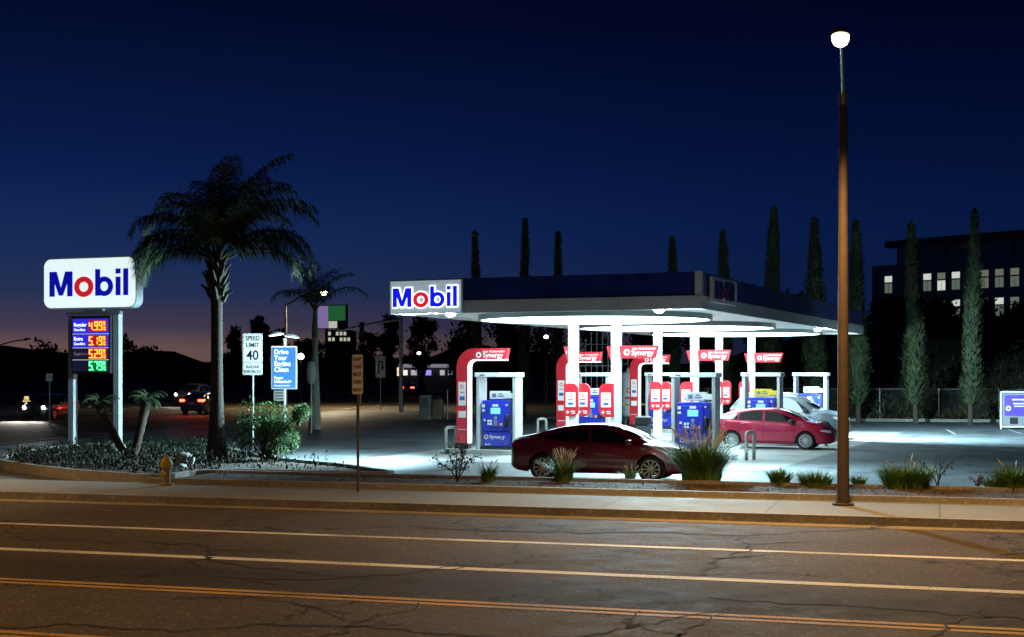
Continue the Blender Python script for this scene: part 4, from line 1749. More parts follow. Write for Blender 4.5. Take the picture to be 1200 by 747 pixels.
# banner frame far right
Y = 66.0
bf = thing('banner_frame', (at(1173, Y), Y, 0), R(-12), 'white framed purple banner at the back right of the lot', 'sign')
b = MB()
w = 2.1
for x in (0, w):
    b.cyl((x, 0, 0), (x, 0, 1.75), .04, n=8)
for z in (.12, 1.75):
    b.cyl((0, 0, z), (w, 0, z), .04, n=8)
b.build('frame', white_paint, bf)
b = MB()
b.box(.06, w - .06, -.012, .012, .18, 1.69)
sh = b.build('backing', mat('banner_grey', (.2, .21, .23), .6), bf)
b = MB()
b.box(.16, w - .16, -.02, -.013, .62, 1.6)
b.build('banner', mat('banner_purple', (.10, .05, .42), .5, var=.25, vscale=2), sh)
b = MB()
b.box(.5, 1.7, -.024, -.021, 1.36, 1.42)
b.box(.55, 1.6, -.024, -.021, 1.18, 1.23)
b.box(.6, 1.5, -.024, -.021, 1.06, 1.10)
b.ring(.33, .98, (.12, .12), (.06, .06), -.024, -.021, 16)
b.build('print', white_label, sh)
b = MB()
b.box(.4, .75, -.024, -.013, .25, .55)
b.build('black_square', sign_black, sh)
b = MB()
b.box(1.3, 1.65, -.024, -.013, .25, .55)
b.build('black_square', sign_black, sh)

# added cars on the side street; their lamps stand in for streaks of light
head_lit = mat('lit_headlamp', (1, 1, 1), .3, emit=(1, .96, .88), estr=22)
HC = dict(HAT)
grey_car = mat('grey_car_paint', (.08, .085, .09), .3, .4, coat=1)
for a, bb, oncoming, P_, lab in ((20, -2.4, True, HAT, 'added oncoming grey car on the side street with white headlights, nearest of the three'),
                                (52, -5.9, True, SUV, 'added oncoming tall car with white headlights farther up the side street'),
                                (31, 2.6, False, HAT, 'added dark car seen from behind with red tail lights beyond the tall palm')):
    P2 = dict(P_)
    if oncoming:
        pass
    else:
        P2['tail_mat'] = tail_lit
    t, _ = make_car('added_car', P2, grey_car, lab, 'cars added on the side street')
    x, y = cs(a, bb)
    place(t, x, y, (262 if oncoming else 82) + .3)
    zl = .72 if P_ is HAT else .95
    for sd in (-1, 1):
        b = MB()
        if oncoming:
            b.lathe([(.10, 0), (.08, .03), (.001, .04)], 14, Matrix.Translation((2.14 if P_ is HAT else 2.28, sd * .56, zl)) @ Matrix.Rotation(R(90), 4, 'Y'))
            b.build('headlamp_beam', head_lit, t)
            lamp('SPOT', (2.3, sd * .56, zl), 1500, (1, .95, .85), t, .08, (0, R(-84), 0), 70)
        else:
            b.box(-2.19, -2.155, sd * .6 - .16, sd * .6 + .16, .84, .98, .01)
            b.build('brake_light', tail_lit, t)
            lamp('SPOT', (-2.25, sd * .6, .9), 90, (1, .04, .02), t, .1, (0, R(75), 0), 140)
# ------------------------------------------------------------------ planter bed on the left corner
bed_edge = [(-14.9, 42.2), (-14.3, 39.6), (-12.9, 37.4), (-10.9, 35.2), (-9.3, 33.9), uv(-17.7, 29.6), uv(-17.6, 30.9), uv(-16.6, 31.75), uv(-14.5, 31.75), uv(-12.9, 31.9), (-3.6, 35.4),
            (-4.6, 37.3), (-6.3, 39.4), (-7.8, 42.0), (-9.2, 45.2), (-11.2, 48.2), (-13.2, 49.2), (-14.5, 47.6), (-15.1, 45.0)]
n = len(bed_edge)
sm = [tuple(p) for p in catmull(bed_edge + bed_edge[:1], 4)[:-1]]
cx, cy = sum(p[0] for p in sm) / len(sm), sum(p[1] for p in sm) / len(sm)
struct(MB().slab(sm, -.02, .17).build('planter_bed', m_soil))
b = MB()
m_ = len(sm)
for i in range(m_):
    p = Vector(sm[i])
    d = (Vector(sm[(i + 1) % m_]) - Vector(sm[i - 1])).normalized()
    nn = Vector((d.y, -d.x))
    q = p + nn * .16
    b.v += [(p.x, p.y, -.02), (p.x, p.y, .25), (q.x, q.y, .25), (q.x, q.y, -.02)]
for i in range(m_):
    a, c = 4 * i, 4 * ((i + 1) % m_)
    b.f += [(a + 1, c + 1, c + 2, a + 2), (a + 2, c + 2, c + 3, a + 3), (a, c, c + 1, a + 1)]
struct(b.build('planter_kerb', m_kerb))


# ------------------------------------------------------------------ foliage helpers
def rand_dir(r):
    z = r.uniform(-1, 1)
    a = r.uniform(0, 2 * pi)
    q = sqrt(1 - z * z)
    return Vector((q * cos(a), q * sin(a), z))


def leaf(b, p, d, up, l, w):
    """one pointed leaf: four corners, folded a little along its rib"""
    s_ = d.cross(up)
    if s_.length < 1e-4:
        s_ = d.orthogonal()
    s_.normalize()
    nrm = s_.cross(d)
    o = len(b.v)
    b.v += [tuple(p), tuple(p + d * l * .45 + s_ * w - nrm * w * .3), tuple(p + d * l), tuple(p + d * l * .45 - s_ * w - nrm * w * .3)]
    b.f += [(o, o + 1, o + 2), (o, o + 2, o + 3)]


def blades(b, r, n, rad, h, lean, w=.012, seed_heads=0):
    for i in range(n):
        a = r.uniform(0, 2 * pi)
        q = rad * sqrt(r.random())
        p = Vector((q * cos(a), q * sin(a), 0))
        az = a + r.gauss(0, .6)
        L_ = h * r.uniform(.6, 1.1)
        ln = lean * r.uniform(.4, 1.3)
        o = len(b.v)
        side = Vector((-sin(az), cos(az), 0)) * w * r.uniform(.7, 1.2)
        for k in range(4):
            t = k / 3
            c = p + Vector((cos(az) * ln * t * t * L_, sin(az) * ln * t * t * L_, L_ * t * (1 - .28 * ln * t)))
            sc = (1, .9, .6, .08)[k]
            b.v += [tuple(c - side * sc), tuple(c + side * sc)]
        for k in range(3):
            b.f.append((o + 2 * k, o + 2 * k + 1, o + 2 * k + 3, o + 2 * k + 2))


grass_m = leaf_mat('fountain_grass', (.11, .21, .03), .5, 3)
plume_m = mat('grass_plume', (.55, .5, .42), .9, var=.2)
bark = mat('bark', (.06, .045, .035), .9, var=.45, vscale=9, bump=.6, bscale=25)
palm_bark = mat('palm_bark', (.036, .028, .021), .9, var=.4, vscale=7, bump=.6, bscale=22)


def grass_clump(X, Y, rad, h, n, label, plumes=0, seed=1, group='clumps of ornamental grass in the planting strip'):
    r = random.Random(seed)
    t = thing('grass_clump', (X, Y, .16), 0, label, 'grass clump', group)
    b = MB()
    blades(b, r, n, rad, h, .75, .010 + .004 * rad)
    b.build('blades', grass_m, t, recalc=False)
    if plumes:
        b = MB()
        for i in range(plumes):
            a = r.uniform(0, 2 * pi)
            ln = r.uniform(.15, .55)
            hh = h * r.uniform(1.0, 1.35)
            p0 = Vector((rad * .4 * cos(a), rad * .4 * sin(a), 0))
            p1 = p0 + Vector((cos(a) * ln * hh * .4, sin(a) * ln * hh * .4, hh * .75))
            p2 = p1 + Vector((cos(a) * ln * hh * .4, sin(a) * ln * hh * .4, hh * .22))
            b.tube([p0, p1], [.003, .003], 4)
            b.tube([p1, (p1 + p2) / 2, p2], [.004, .016, .004], 6)
        b.build('plumes', plume_m, t, recalc=False)
    return t


grass_clump(at(822, 31.9), 31.9, .42, 1.05, 1700, 'largest clump of ornamental grass, with pale plumes, in front of a pump', 46, 3)
grass_clump(at(660, 32.2), 32.2, .2, .62, 330, 'clump of grass with bright plumes in front of the dark car', 26, 4)
grass_clump(at(572, 32.0), 32.0, .14, .48, 180, 'small dark tuft left of the dark car', 3, 5)
grass_clump(at(914, 31.0), 31.0, .2, .44, 420, 'small bright clump in front of the red hatchback', 0, 6)
grass_clump(at(956, 30.7), 30.7, .32, .40, 520, 'low wide clump just left of the lamp post', 0, 7)
grass_clump(at(1006, 30.5), 30.5, .12, .34, 180, 'small tuft just right of the lamp post', 0, 8)
grass_clump(at(1062, 30.2), 30.2, .48, .58, 1050, 'broad bright clump beside the bare twiggy shrub', 4, 9)
grass_clump(at(1164, 29.8), 29.8, .16, .34, 240, 'small tuft left of the clump at the right edge', 0, 10)
grass_clump(at(1188, 29.7), 29.7, .3, .60, 620, 'tall loose clump at the right edge', 3, 12)
grass_clump(at(738, 32.4), 32.4, .12, .34, 120, 'tiny dry tuft below the front wheel of the dark car', 8, 13)

leaf_dark = leaf_mat('shrub_leaves', (.035, .07, .025), .5, 4)


def shrub(X, Y, h, rad, n, label, lm, seed, ll=.07, z=.16, name='shrub', cat='shrub', group=None, stems=7):
    r = random.Random(seed)
    t = thing(name, (X, Y, z), 0, label, cat, group)
    b, lf = MB(), MB()
    tips = []
    for i in range(stems):
        a = 2 * pi * i / stems + r.uniform(-.3, .3)
        p = Vector((0, 0, 0))
        d = Vector((cos(a) * r.uniform(.1, .55), sin(a) * r.uniform(.1, .55), 1)).normalized()
        pts = [p.copy()]
        for k in range(5):
            p = p + d * h * r.uniform(.16, .22)
            d = (d + rand_dir(r) * .28 + Vector((cos(a), sin(a), 0)) * .10 * rad).normalized()
            pts.append(p.copy())
            if k > 0:
                for q in range(2):
                    dd = (d + rand_dir(r) * .9).normalized()
                    e = p + dd * h * r.uniform(.1, .2)
                    b.tube([p, e], [.008, .003], 4)
                    tips += [e, (p + e) / 2]
        b.tube(pts, [.018 * (1 - .13 * k) for k in range(6)], 5)
        tips += pts[2:]
    for i in range(n):
        c = r.choice(tips) + rand_dir(r) * rad * .18 * r.random()
        d = rand_dir(r)
        leaf(lf, c, d, Vector((0, 0, 1)), ll * r.uniform(.6, 1.3), ll * .3)
    b.build('stems', bark, t, recalc=False)
    lf.build('leaves', lm, t, recalc=False)
    return t


shrub(at(536, 32.0), 32.0, .80, .5, 420, 'small open shrub with dark leaves by the strip kerb', leaf_dark, 21)
shrub(at(1099, 30.3), 30.3, .75, .28, 90, 'nearly bare twiggy shrub beside the broad grass clump', leaf_dark, 22, stems=4)
shrub(at(1146, 30.0), 30.0, .3, .2, 70, 'tiny reddish shrub near the right edge', leaf_mat('red_leaves', (.14, .03, .02), .4, 4), 23, stems=4)

# round bush in front of the palm
bush_m = leaf_mat('bush_leaves', (.05, .11, .03), .55, 2.2)
r = random.Random(31)
bt = thing('round_bush', (at(312, 39.8), 39.8, .16), 0, 'broad leafy green bush beside the palm trunk', 'bush')
lf, st = MB(), MB()
blobs = []
for i in range(26):
    a = r.uniform(0, 2 * pi)
    q = .62 * sqrt(r.random())
    z = r.uniform(.35, 1.42)
    sc = .85 if z > 1.15 else 1
    c = Vector((q * cos(a) * sc * 1.25, q * sin(a) * sc, z))
    blobs.append((c, r.uniform(.22, .40)))
    st.tube([(0, 0, 0), (c.x * .4, c.y * .4, c.z * .5), c], [.03, .02, .006], 5)
for i in range(6):
    a = r.uniform(-.6, .6)
    c = Vector((.9 + .3 * r.random(), .3 * sin(a), 1.2 + .25 * r.random()))
    blobs.append((c, .18))
    st.tube([(.2, 0, .6), c], [.015, .005], 4)
for i in range(6200):
    c, rad = r.choice(blobs)
    d = rand_dir(r)
    leaf(lf, c + d * rad * r.uniform(.55, 1.05), (d + rand_dir(r) * .8 + Vector((0, 0, -.35))).normalized(), Vector((0, 0, 1)), r.uniform(.06, .13), .022)
lf.build('leaves', bush_m, bt, recalc=False)
st.build('stems', bark, bt, recalc=False)

# low dark ground cover in the bed
r = random.Random(41)
b = MB()
from mathutils.geometry import intersect_point_tri_2d
k = 0
while k < 9000:
    x, y = r.uniform(-15, -4), r.uniform(33, 49)
    ins = False
    j = m_ - 1
    for i in range(m_):
        if ((sm[i][1] > y) != (sm[j][1] > y)) and (x < (sm[j][0] - sm[i][0]) * (y - sm[i][1]) / (sm[j][1] - sm[i][1]) + sm[i][0]):
            ins = not ins
        j = i
    if not ins or (x > -7.5 and y < 41 and r.random() < .8):
        continue
    k += 1
    hh = .12 + .22 * max(0, sin(x * 1.7) * cos(y * 1.1)) + .1 * r.random()
    p = Vector((x, y, .16 + hh * r.random()))
    leaf(b, p, (rand_dir(r) + Vector((0, 0, .6))).normalized(), Vector((0, 0, 1)), r.uniform(.07, .15), .026)
tag(b.build('ground_cover', leaf_mat('ground_cover_leaves', (.011, .017, .008), .5, 2), recalc=False), 'low dark ground cover filling the kerbed bed round the price sign', 'ground cover', kind='stuff')

# boulders
rock_m = mat('boulder', (.40, .40, .38), .9, var=.3, vscale=5, bump=.7, bscale=8)


def rock(X, Y, sx, sz, label, seed):
    r = random.Random(seed)
    bm = bmesh.new()
    bmesh.ops.create_icosphere(bm, subdivisions=3, radius=1)
    ph = [r.uniform(0, 6) for _ in range(6)]
    for v in bm.verts:
        c = v.co
        k = 1 + .16 * sin(2.3 * c.x + ph[0]) + .14 * sin(2.9 * c.y + ph[1]) + .12 * sin(3.7 * c.z + ph[2]) + .06 * sin(7 * c.x + 5 * c.y + ph[3])
        v.co = Vector((c.x * sx * k, c.y * sx * .8 * k, c.z * sz * k + sz * .7))
    me = bpy.data.meshes.new('boulder')
    bm.to_mesh(me)
    bm.free()
    me.polygons.foreach_set('use_smooth', [True] * len(me.polygons))
    me.materials.append(rock_m)
    o = bpy.data.objects.new('boulder', me)
    COL.objects.link(o)
    o.location = (X, Y, .14)
    return tag(o, label, 'boulder', 'boulders in the kerbed bed')


rock(at(137, 43.5), 43.5, .30, .26, 'pale boulder at the foot of the price sign', 3)
rock(at(219, 38.0), 38.0, .28, .22, 'pale boulder left of the tall palm trunk', 5)
rock(at(212, 36.6), 36.6, .14, .09, 'small flat stone in front of the boulder by the palm', 8)

# hydrant on the pavement
hy_y, hy_t = mat('hydrant_yellow', (.42, .29, .04), .5, var=.2, vscale=8), mat('hydrant_tan', (.28, .2, .09), .55, var=.25, vscale=8)
hd = thing('fire_hydrant', (at(195, 31.2), 31.2, 0), R(-17), 'slim tan fire hydrant with a yellow cap on the pavement', 'hydrant')
b = MB()
b.lathe([(.16, .0), (.16, .19), (.15, .2), (.09, .21), (.085, .5), (.1, .51), (.1, .55)], 20)
b.build('barrel', hy_t, hd, smooth=40)
b = MB()
b.lathe([(.12, .552), (.13, .60), (.125, .68), (.09, .75), (.04, .78), (.035, .82), (.01, .825)], 20)
b.build('cap', hy_y, hd, smooth=40)
b = MB()
b.cyl((0, -.08, .42), (0, -.18, .42), .05, n=12)
b.cyl((0, -.18, .42), (0, -.2, .42), .06, n=6)
b.build('outlet', hy_y, hd)

# ------------------------------------------------------------------ palms
frond_m = leaf_mat('palm_fronds', (.035, .055, .022), .4, 1.5)
frond_lit = leaf_mat('lit_palm_fronds', (.05, .08, .03), .4, 1.5)  # brighter copy of the frond green, lit look put into the colour


def frond(b, base, az, el, L_, droop, r, ll=.6, pairs=46, w=.028):
    p = Vector(base)
    steps = 14
    pts, dirs = [p.copy()], []
    e = el
    for k in range(steps):
        d = Vector((cos(az) * cos(e), sin(az) * cos(e), sin(e)))
        p = p + d * L_ / steps
        pts.append(p.copy())
        dirs.append(d)
        e -= droop / steps * (.35 + 1.3 * k / steps)
    dirs.append(dirs[-1])
    b.tube(pts, [.035 * (1 - .9 * k / steps) + .004 for k in range(steps + 1)], 5)
    for k in range(pairs):
        u = .16 + .84 * k / (pairs - 1)
        x = u * steps
        i = min(int(x), steps - 1)
        c = pts[i].lerp(pts[i + 1], x - i)
        d = dirs[i]
        sd = d.cross(Vector((0, 0, 1)))
        if sd.length < .05:
            sd = Vector((-sin(az), cos(az), 0))
        sd.normalize()
        l = ll * (.45 + .75 * sin(pi * min(1, u * .92 + .08)) ** .7) * r.uniform(.8, 1.15)
        for s_ in (-1, 1):
            q = (sd * s_ * r.uniform(.7, 1) + d * .55 + rand_dir(r) * .22).normalized()
            p1 = c + q * l * .5
            q2 = (q + Vector((0, 0, -1.1 - .5 * r.random()))).normalized()
            p2 = p1 + q2 * l * .55
            wv = d * w
            o = len(b.v)
            b.v += [tuple(c - wv * .5), tuple(c + wv * .5), tuple(p1 + wv * .5), tuple(p1 - wv * .5), tuple(p2)]
            b.f += [(o, o + 1, o + 2, o + 3), (o + 3, o + 2, o + 4)]


# tall queen palm
r = random.Random(52)
pt = thing('palm_tree', (at(254, 39.4), 39.4, .15), 0, 'tall palm with drooping feathery fronds beside the lit price sign', 'palm tree')
b = MB()
hT = 5.35
prof = []
for k in range(90):
    z = hT * k / 89
    rad = .17 * (1 - z / hT) ** 5 + .155 + .012 * (k % 2) + (.03 * max(0, (z - 4.2) / 1.1))
    prof.append((rad, z))
b.lathe(prof, 20)
trunk = b.build('trunk', palm_bark, pt, smooth=60)
b = MB()
for i in range(34):           # old leaf bases
    a = i * 2.4
    z = 4.5 + 1.15 * i / 34
    rr_ = .17 - .05 * (i / 34)
    d = Vector((cos(a), sin(a), 0))
    p0 = Vector((d.x * rr_, d.y * rr_, z))
    p1 = p0 + d * .12 + Vector((0, 0, .22))
    p2 = p1 + d * r.uniform(.06, .16) + Vector((0, 0, r.uniform(.05, .2)))
    b.tube([p0, p1, p2], [.085, .055, .02], 6)
b.build('leaf_bases', palm_bark, pt, recalc=False)
b = MB()
fr = [  # azimuth (0 = right), start elevation, length, droop
    (180, 46, 3.2, 2.9), (170, 38, 3.1, 2.6), (192, 52, 3.2, 3.0), (164, 56, 3.3, 3.0), (180, 30, 2.6, 2.2),
    (0, 44, 3.4, 2.7), (10, 50, 3.6, 2.9), (-10, 40, 3.2, 2.6), (-3, 54, 3.6, 3.1), (4, 32, 2.9, 2.2),
    (60, 80, 3.7, 1.4), (90, 84, 3.6, 1.0), (30, 76, 3.7, 1.7), (120, 80, 3.4, 1.5), (20, 70, 3.7, 2.1), (-30, 74, 3.6, 1.8), (10, 82, 3.8, 1.3), (-70, 82, 3.5, 1.4),
    (45, 68, 3.5, 2.2), (-50, 68, 3.4, 2.2), (150, 78, 3.3, 2.3), (0, 66, 3.7, 2.3), (160, 68, 3.3, 2.6), (205, 66, 3.2, 2.7), (80, 66, 3.2, 2.4), (-100, 70, 3.0, 2.5), (250, 76, 3.2, 2.2)]
for az, el, L_, dr in fr:
    frond(b, (r.uniform(-.06, .06), r.uniform(-.06, .06), 5.55), R(az + r.uniform(-6, 6)), R(el), L_ * r.uniform(.94, 1.05), dr, r, .70, 84, .03)
b.build('crown', frond_m, pt, recalc=False)

# young palm behind the advertising sign
r = random.Random(54)
pt = thing('young_palm', (at(369, 66), 66, 0), 0, 'young palm with a pale trunk and few fronds behind the blue advert', 'palm tree')
b = MB()
prof = [(.30 - .02 * k + .008 * (k % 2), 4.3 * k / 9) for k in range(10)]
b.lathe(prof, 14)
b.build('trunk', mat('pale_palm_bark', (.36, .36, .30), .85, var=.3, vscale=6), pt, smooth=60)
b = MB()
b.lathe([(.13, 4.3), (.15, 4.6), (.11, 5.2), (.05, 5.7)], 12)
b.build('crownshaft', leaf_mat('crownshaft_green', (.12, .2, .07), .3, 3), pt, smooth=60)
b = MB()
for az, el, L_, dr in ((178, 62, 2.7, 2.6), (8, 58, 3.0, 2.1), (100, 78, 2.8, .8), (60, 74, 2.9, 1.2), (-60, 66, 2.4, 2.1), (230, 66, 2.3, 2.4), (140, 80, 2.9, 1.0), (20, 76, 2.8, 1.6), (-100, 80, 2.6, 1.4)):
    frond(b, (0, 0, 5.5), R(az), R(el), L_, dr, r, .62, 44, .03)
b.build('crown', frond_lit, pt, recalc=False)
ov = MB()
ov.lathe([(.001, -.52), (.12, -.48), (.19, -.3), (.21, 0), (.19, .3), (.12, .48), (.001, .52)], 20, Matrix.Translation((at(364.5, 62), 62, hz(437, 62))) @ Matrix.Scale(.5, 4, (0, 1, 0)))
ov.cyl((at(364.5, 62), 62.05, -.03), (at(364.5, 62), 62.05, hz(437, 62)), .04, n=8)
tag(ov.build('oval_marker', mat('pale_plastic', (.55, .56, .52), .5), smooth=50), 'pale upright oval marker on a post in front of the young palm', 'marker')
gl = thing('globe_lamp', (at(352.5, 90), 90, 0), 0, 'small white globe lamp on a pole right of the blue advert', 'lamp')
b = MB()
b.cyl((0, 0, 0), (0, 0, hz(421, 90)), .05, n=8)
b.build('pole', dark_metal, gl)
b = MB()
b.lathe([(.02, -.2), (.15, -.14), (.2, 0), (.15, .14), (.02, .2)], 16, Matrix.Translation((0, 0, hz(418, 90))))
b.build('globe', mat('globe_glass', (1, 1, 1), .4, emit=(1, .97, .85), estr=18), gl, smooth=True)

# forked small palm in front of the price sign
r = random.Random(57)
pt = thing('forked_palm', (at(153, 40.6), 40.6, .15), 0, 'small palm with two dark leaning trunks in the kerbed bed', 'palm tree')
tops = []
for dx, h, w in ((-.86, 1.6, .115), (.40, 1.7, .125)):
    b = MB()
    pts, rad = [], []
    for k in range(15):
        u = k / 14
        pts.append((dx * u ** .9 + (-.06 if dx < 0 else .06), 0, h * u))
        rad.append(w * (.85 + .25 * u) + .014 * (k % 2))
    b.tube(pts, rad, 12)
    b.build('trunk', bark, pt, smooth=60)
    tops.append(pts[-1])
for tp in tops:
    b = MB()
    for i in range(15):
        frond(b, tp, i * 2.4, R(15 + 50 * (i % 5) / 4), .72 * r.uniform(.7, 1.1), 2.1, r, .16, 24, .010)
    b.build('crown', frond_m, pt, recalc=False)

# ------------------------------------------------------------------ street lamps
sodium = (1.0, .53, .17)
lens_s = mat('sodium_lens', (1, .9, .7), .4, emit=(1, .80, .48), estr=8.0)
pole_c = mat('lamp_post_concrete', (.06, .042, .03), .75, var=.25, vscale=5, bump=.3)
shade_m = mat('lamp_head_metal', (.25, .25, .25), .45, .6)


def street_lamp(X, Y, rz, reach, label, power, pole_h=7.55, head_h=8.3):
    """post at X, Y; the arm reaches out along the lamp's own -y"""
    t = thing('street_lamp', (X, Y, .15), rz, label, 'street lamp', 'street lamps along the main road')
    b = MB()
    b.lathe([(.2, 0), (.2, .04), (.115, .05), (.11, 1.0), (.075, pole_h)], 20)
    for k in range(4):
        b.cyl((.15 * cos(k * pi / 2 + .7), .15 * sin(k * pi / 2 + .7), .04), (.15 * cos(k * pi / 2 + .7), .15 * sin(k * pi / 2 + .7), .09), .018, n=6)
    b.build('pole', pole_c, t, smooth=40)
    b = MB()
    b.lathe([(.085, pole_h), (.085, pole_h + .25), (.06, pole_h + .27)], 16)
    pts = []
    for k in range(9):
        u = k / 8
        pts.append((0, -reach * u, pole_h + .15 + (head_h - pole_h - .12) * sin(u * pi / 2)))
    b.tube(pts, .035, 10)
    b.build('arm', shade_m, t, smooth=40)
    b = MB()
    M = Matrix.Translation((0, -reach - .28, head_h)) @ Matrix.Scale(2.0, 4, (0, 1, 0))
    b.lathe([(.155, .0), (.16, .04), (.13, .10), (.06, .13), (.001, .135)], 24, M)
    hd_ = b.build('lamp_head', shade_m, t, smooth=50)
    b = MB()
    M = Matrix.Translation((0, -reach - .28, head_h)) @ Matrix.Scale(1.35, 4, (0, 1, 0))
    b.lathe([(.15, -.002), (.145, -.08), (.11, -.15), (.05, -.185), (.001, -.19)], 24, M)
    b.build('lens', lens_s, hd_, smooth=True)
    lamp('SPOT', (0, -reach - .28, head_h - .24), power, sodium, t, .13, (R(-16), 0, 0), 152)
    return t


street_lamp(at(988, 26.55), 26.55, R(-14.3), 2.1, 'tall lamp post with a glaring warm lamp at the kerb, right of the red hatchback', STREET)
ux, uy = uv(-26, 25.9)
street_lamp(ux, uy, R(-17), 2.1, 'tall lamp post by the kerb outside the view to the left', STREET)
ux, uy = uv(-6, -3.6)
street_lamp(ux, uy, R(163), 2.1, 'tall lamp post on the near pavement behind the viewer', STREET)
# the dark lamp arm far left, and the lit one behind the young palm
for (px, py, hx, hy, Y, lit, lab) in ((-12, 408, 32, 398.5, 150, False, 'unlit curved lamp arm over the far left of the side street'),
                                      (335, 357, 379, 341, 105, True, 'lit street lamp on a rising arm behind the young palm')):
    X = at(px, Y)
    t = thing('side_street_lamp', (X, Y, 0), 0, lab, 'street lamp', 'lamps of the side street')
    z0, z1, dx = hz(py, Y), hz(hy, Y), at(hx, Y) - X
    b = MB()
    b.tube([(0, 0, 0), (0, 0, z0)], [.13, .09], 12)
    b.build('pole', dark_metal, t)
    b = MB()
    b.tube([(dx * k / 8, 0, z0 - .1 + (z1 - z0 + .1) * sin(k / 8 * pi / 2)) for k in range(9)], .07, 8)
    b.build('arm', dark_metal, t)
    b = MB()
    M = Matrix.Translation((dx, 0, z1 + .02)) @ Matrix.Scale(2, 4, (1, 0, 0))
    b.lathe([(.2, 0), (.2, .08), (.1, .18), (.001, .19)], 16, M)
    h_ = b.build('lamp_head', dark_metal, t, smooth=40)
    if lit:
        b = MB()
        b.lathe([(.19, -.002), (.26, -.14), (.2, -.30), (.001, -.36)], 16, Matrix.Translation((dx, 0, z1 + .02)))
        b.build('lens', mat('side_lamp_lens', (1, 1, .9), .4, emit=(1, .86, .55), estr=40), h_, smooth=True)
        lamp('SPOT', (dx, 0, z1 - .4), 8000, (1, .8, .5), t, .2, (0, 0, 0), 165)

# traffic signals
sig_black = mat('signal_housing', (.02, .02, .02), .5)
red_lens = mat('red_signal', (1, .05, .03), .4, emit=(1, .03, .02), estr=14)
dull_lens = mat('dark_signal_lens', (.05, .02, .01), .3)


def signal_head(t, x, z, s, face, lit=True):
    b = MB()
    b.box(x - .16 * s, x + .16 * s, -.1, .1, z - .48 * s, z + .48 * s, .03)
    h_ = b.build('signal_head', sig_black, t)
    for k, dz in enumerate((.3, 0, -.3)):
        b = MB()
        b.lathe([(.11 * s, 0), (.09 * s, .03), (.001, .05)], 16, Matrix.Translation((x, face * -.1, z + dz * s)) @ Matrix.Rotation(R(90) * face, 4, 'X'))
        b.build('signal_lens', red_lens if (k == 0 and lit) else dull_lens, h_)


t = thing('traffic_signal', (at(422.5, 112), 112, 0), 0, 'red traffic signal on a post across the side street', 'traffic signal')
b = MB()
b.tube([(0, 0.15, 0), (0, 0.15, 3.9)], [.08, .06], 10)
b.build('post', dark_metal, t)
signal_head(t, 0, hz(420.5, 112) - .38, 1.3, 1)
Y = 95
X = at(470, Y)
t = thing('mast_arm_signal', (X, Y, 0), 0, 'dark traffic signal hanging from a long mast arm left of the canopy', 'traffic signal')
b = MB()
zt = hz(374, Y)
b.tube([(0, 0, 0), (0, 0, zt + .4)], [.16, .11], 12)
b.build('pole', galv, t)
b = MB()
b.tube([(0, 0, zt), (at(440, Y) - X, 0, hz(378.5, Y)), (at(394, Y) - X, 0, hz(388, Y))], [.10, .08, .05], 10)
b.build('mast_arm', galv, t)
signal_head(t, at(424, Y) - X, hz(386, Y), 1.0, -1, False)

# service unit pair left of the pumps
Y = 79.5
sv = thing('air_station', (at(499, Y), Y, 0), R(-15), 'pale grey box shaped air and vacuum unit across the forecourt', 'air unit')
b = MB()
b.box(-.32, .32, -.25, .25, 0, 1.4, .04)
b.box(-.42, .42, -.35, .35, 0, .12, .02)
b.build('cabinet', mat('unit_grey', (.4, .4, .36), .6, var=.15), sv)
b = MB()
b.box(-.2, .2, -.262, -.249, .7, 1.2)
b.build('front_plate', mat('unit_plate', (.22, .22, .2), .6), sv)
sv = thing('vacuum_unit', (at(513, Y), Y, 0), R(-15), 'lower tan service unit right of the pale air unit', 'vacuum unit')
b = MB()
b.box(-.28, .28, -.25, .25, 0, 1.15, .06)
b.build('cabinet', mat('unit_tan', (.34, .28, .2), .6, var=.15), sv)
b = MB()
b.lathe([(.29, 1.15), (.25, 1.32), (.1, 1.4), (.001, 1.41)], 16)
b.build('lid', dark_metal, sv)
sv = thing('barrier_post', (at(524.5, Y), Y, 0), 0, 'thin post with a rail right of the service units', 'post')
b = MB()
b.cyl((0, 0, 0), (0, 0, 1.75), .035, n=8)
b.build('post', galv, sv)
b = MB()
b.cyl((-.3, 0, .85), (1.2, 0, .85), .03, n=8)
b.build('rail', galv, sv)
bl_ = MB()
bl_.cyl((0, 0, -.03), (0, 0, 1.75 + 1.0), .06, n=10)
o = bl_.build('white_pole', white_paint)
o.location = (at(540, 62), 62, .0)
tag(o, 'plain white pole rising just behind the nearest red arch', 'pole')

# ------------------------------------------------------------------ cypresses
cyp_m = leaf_mat('cypress_foliage', (.055, .075, .036), .5, 1.6)


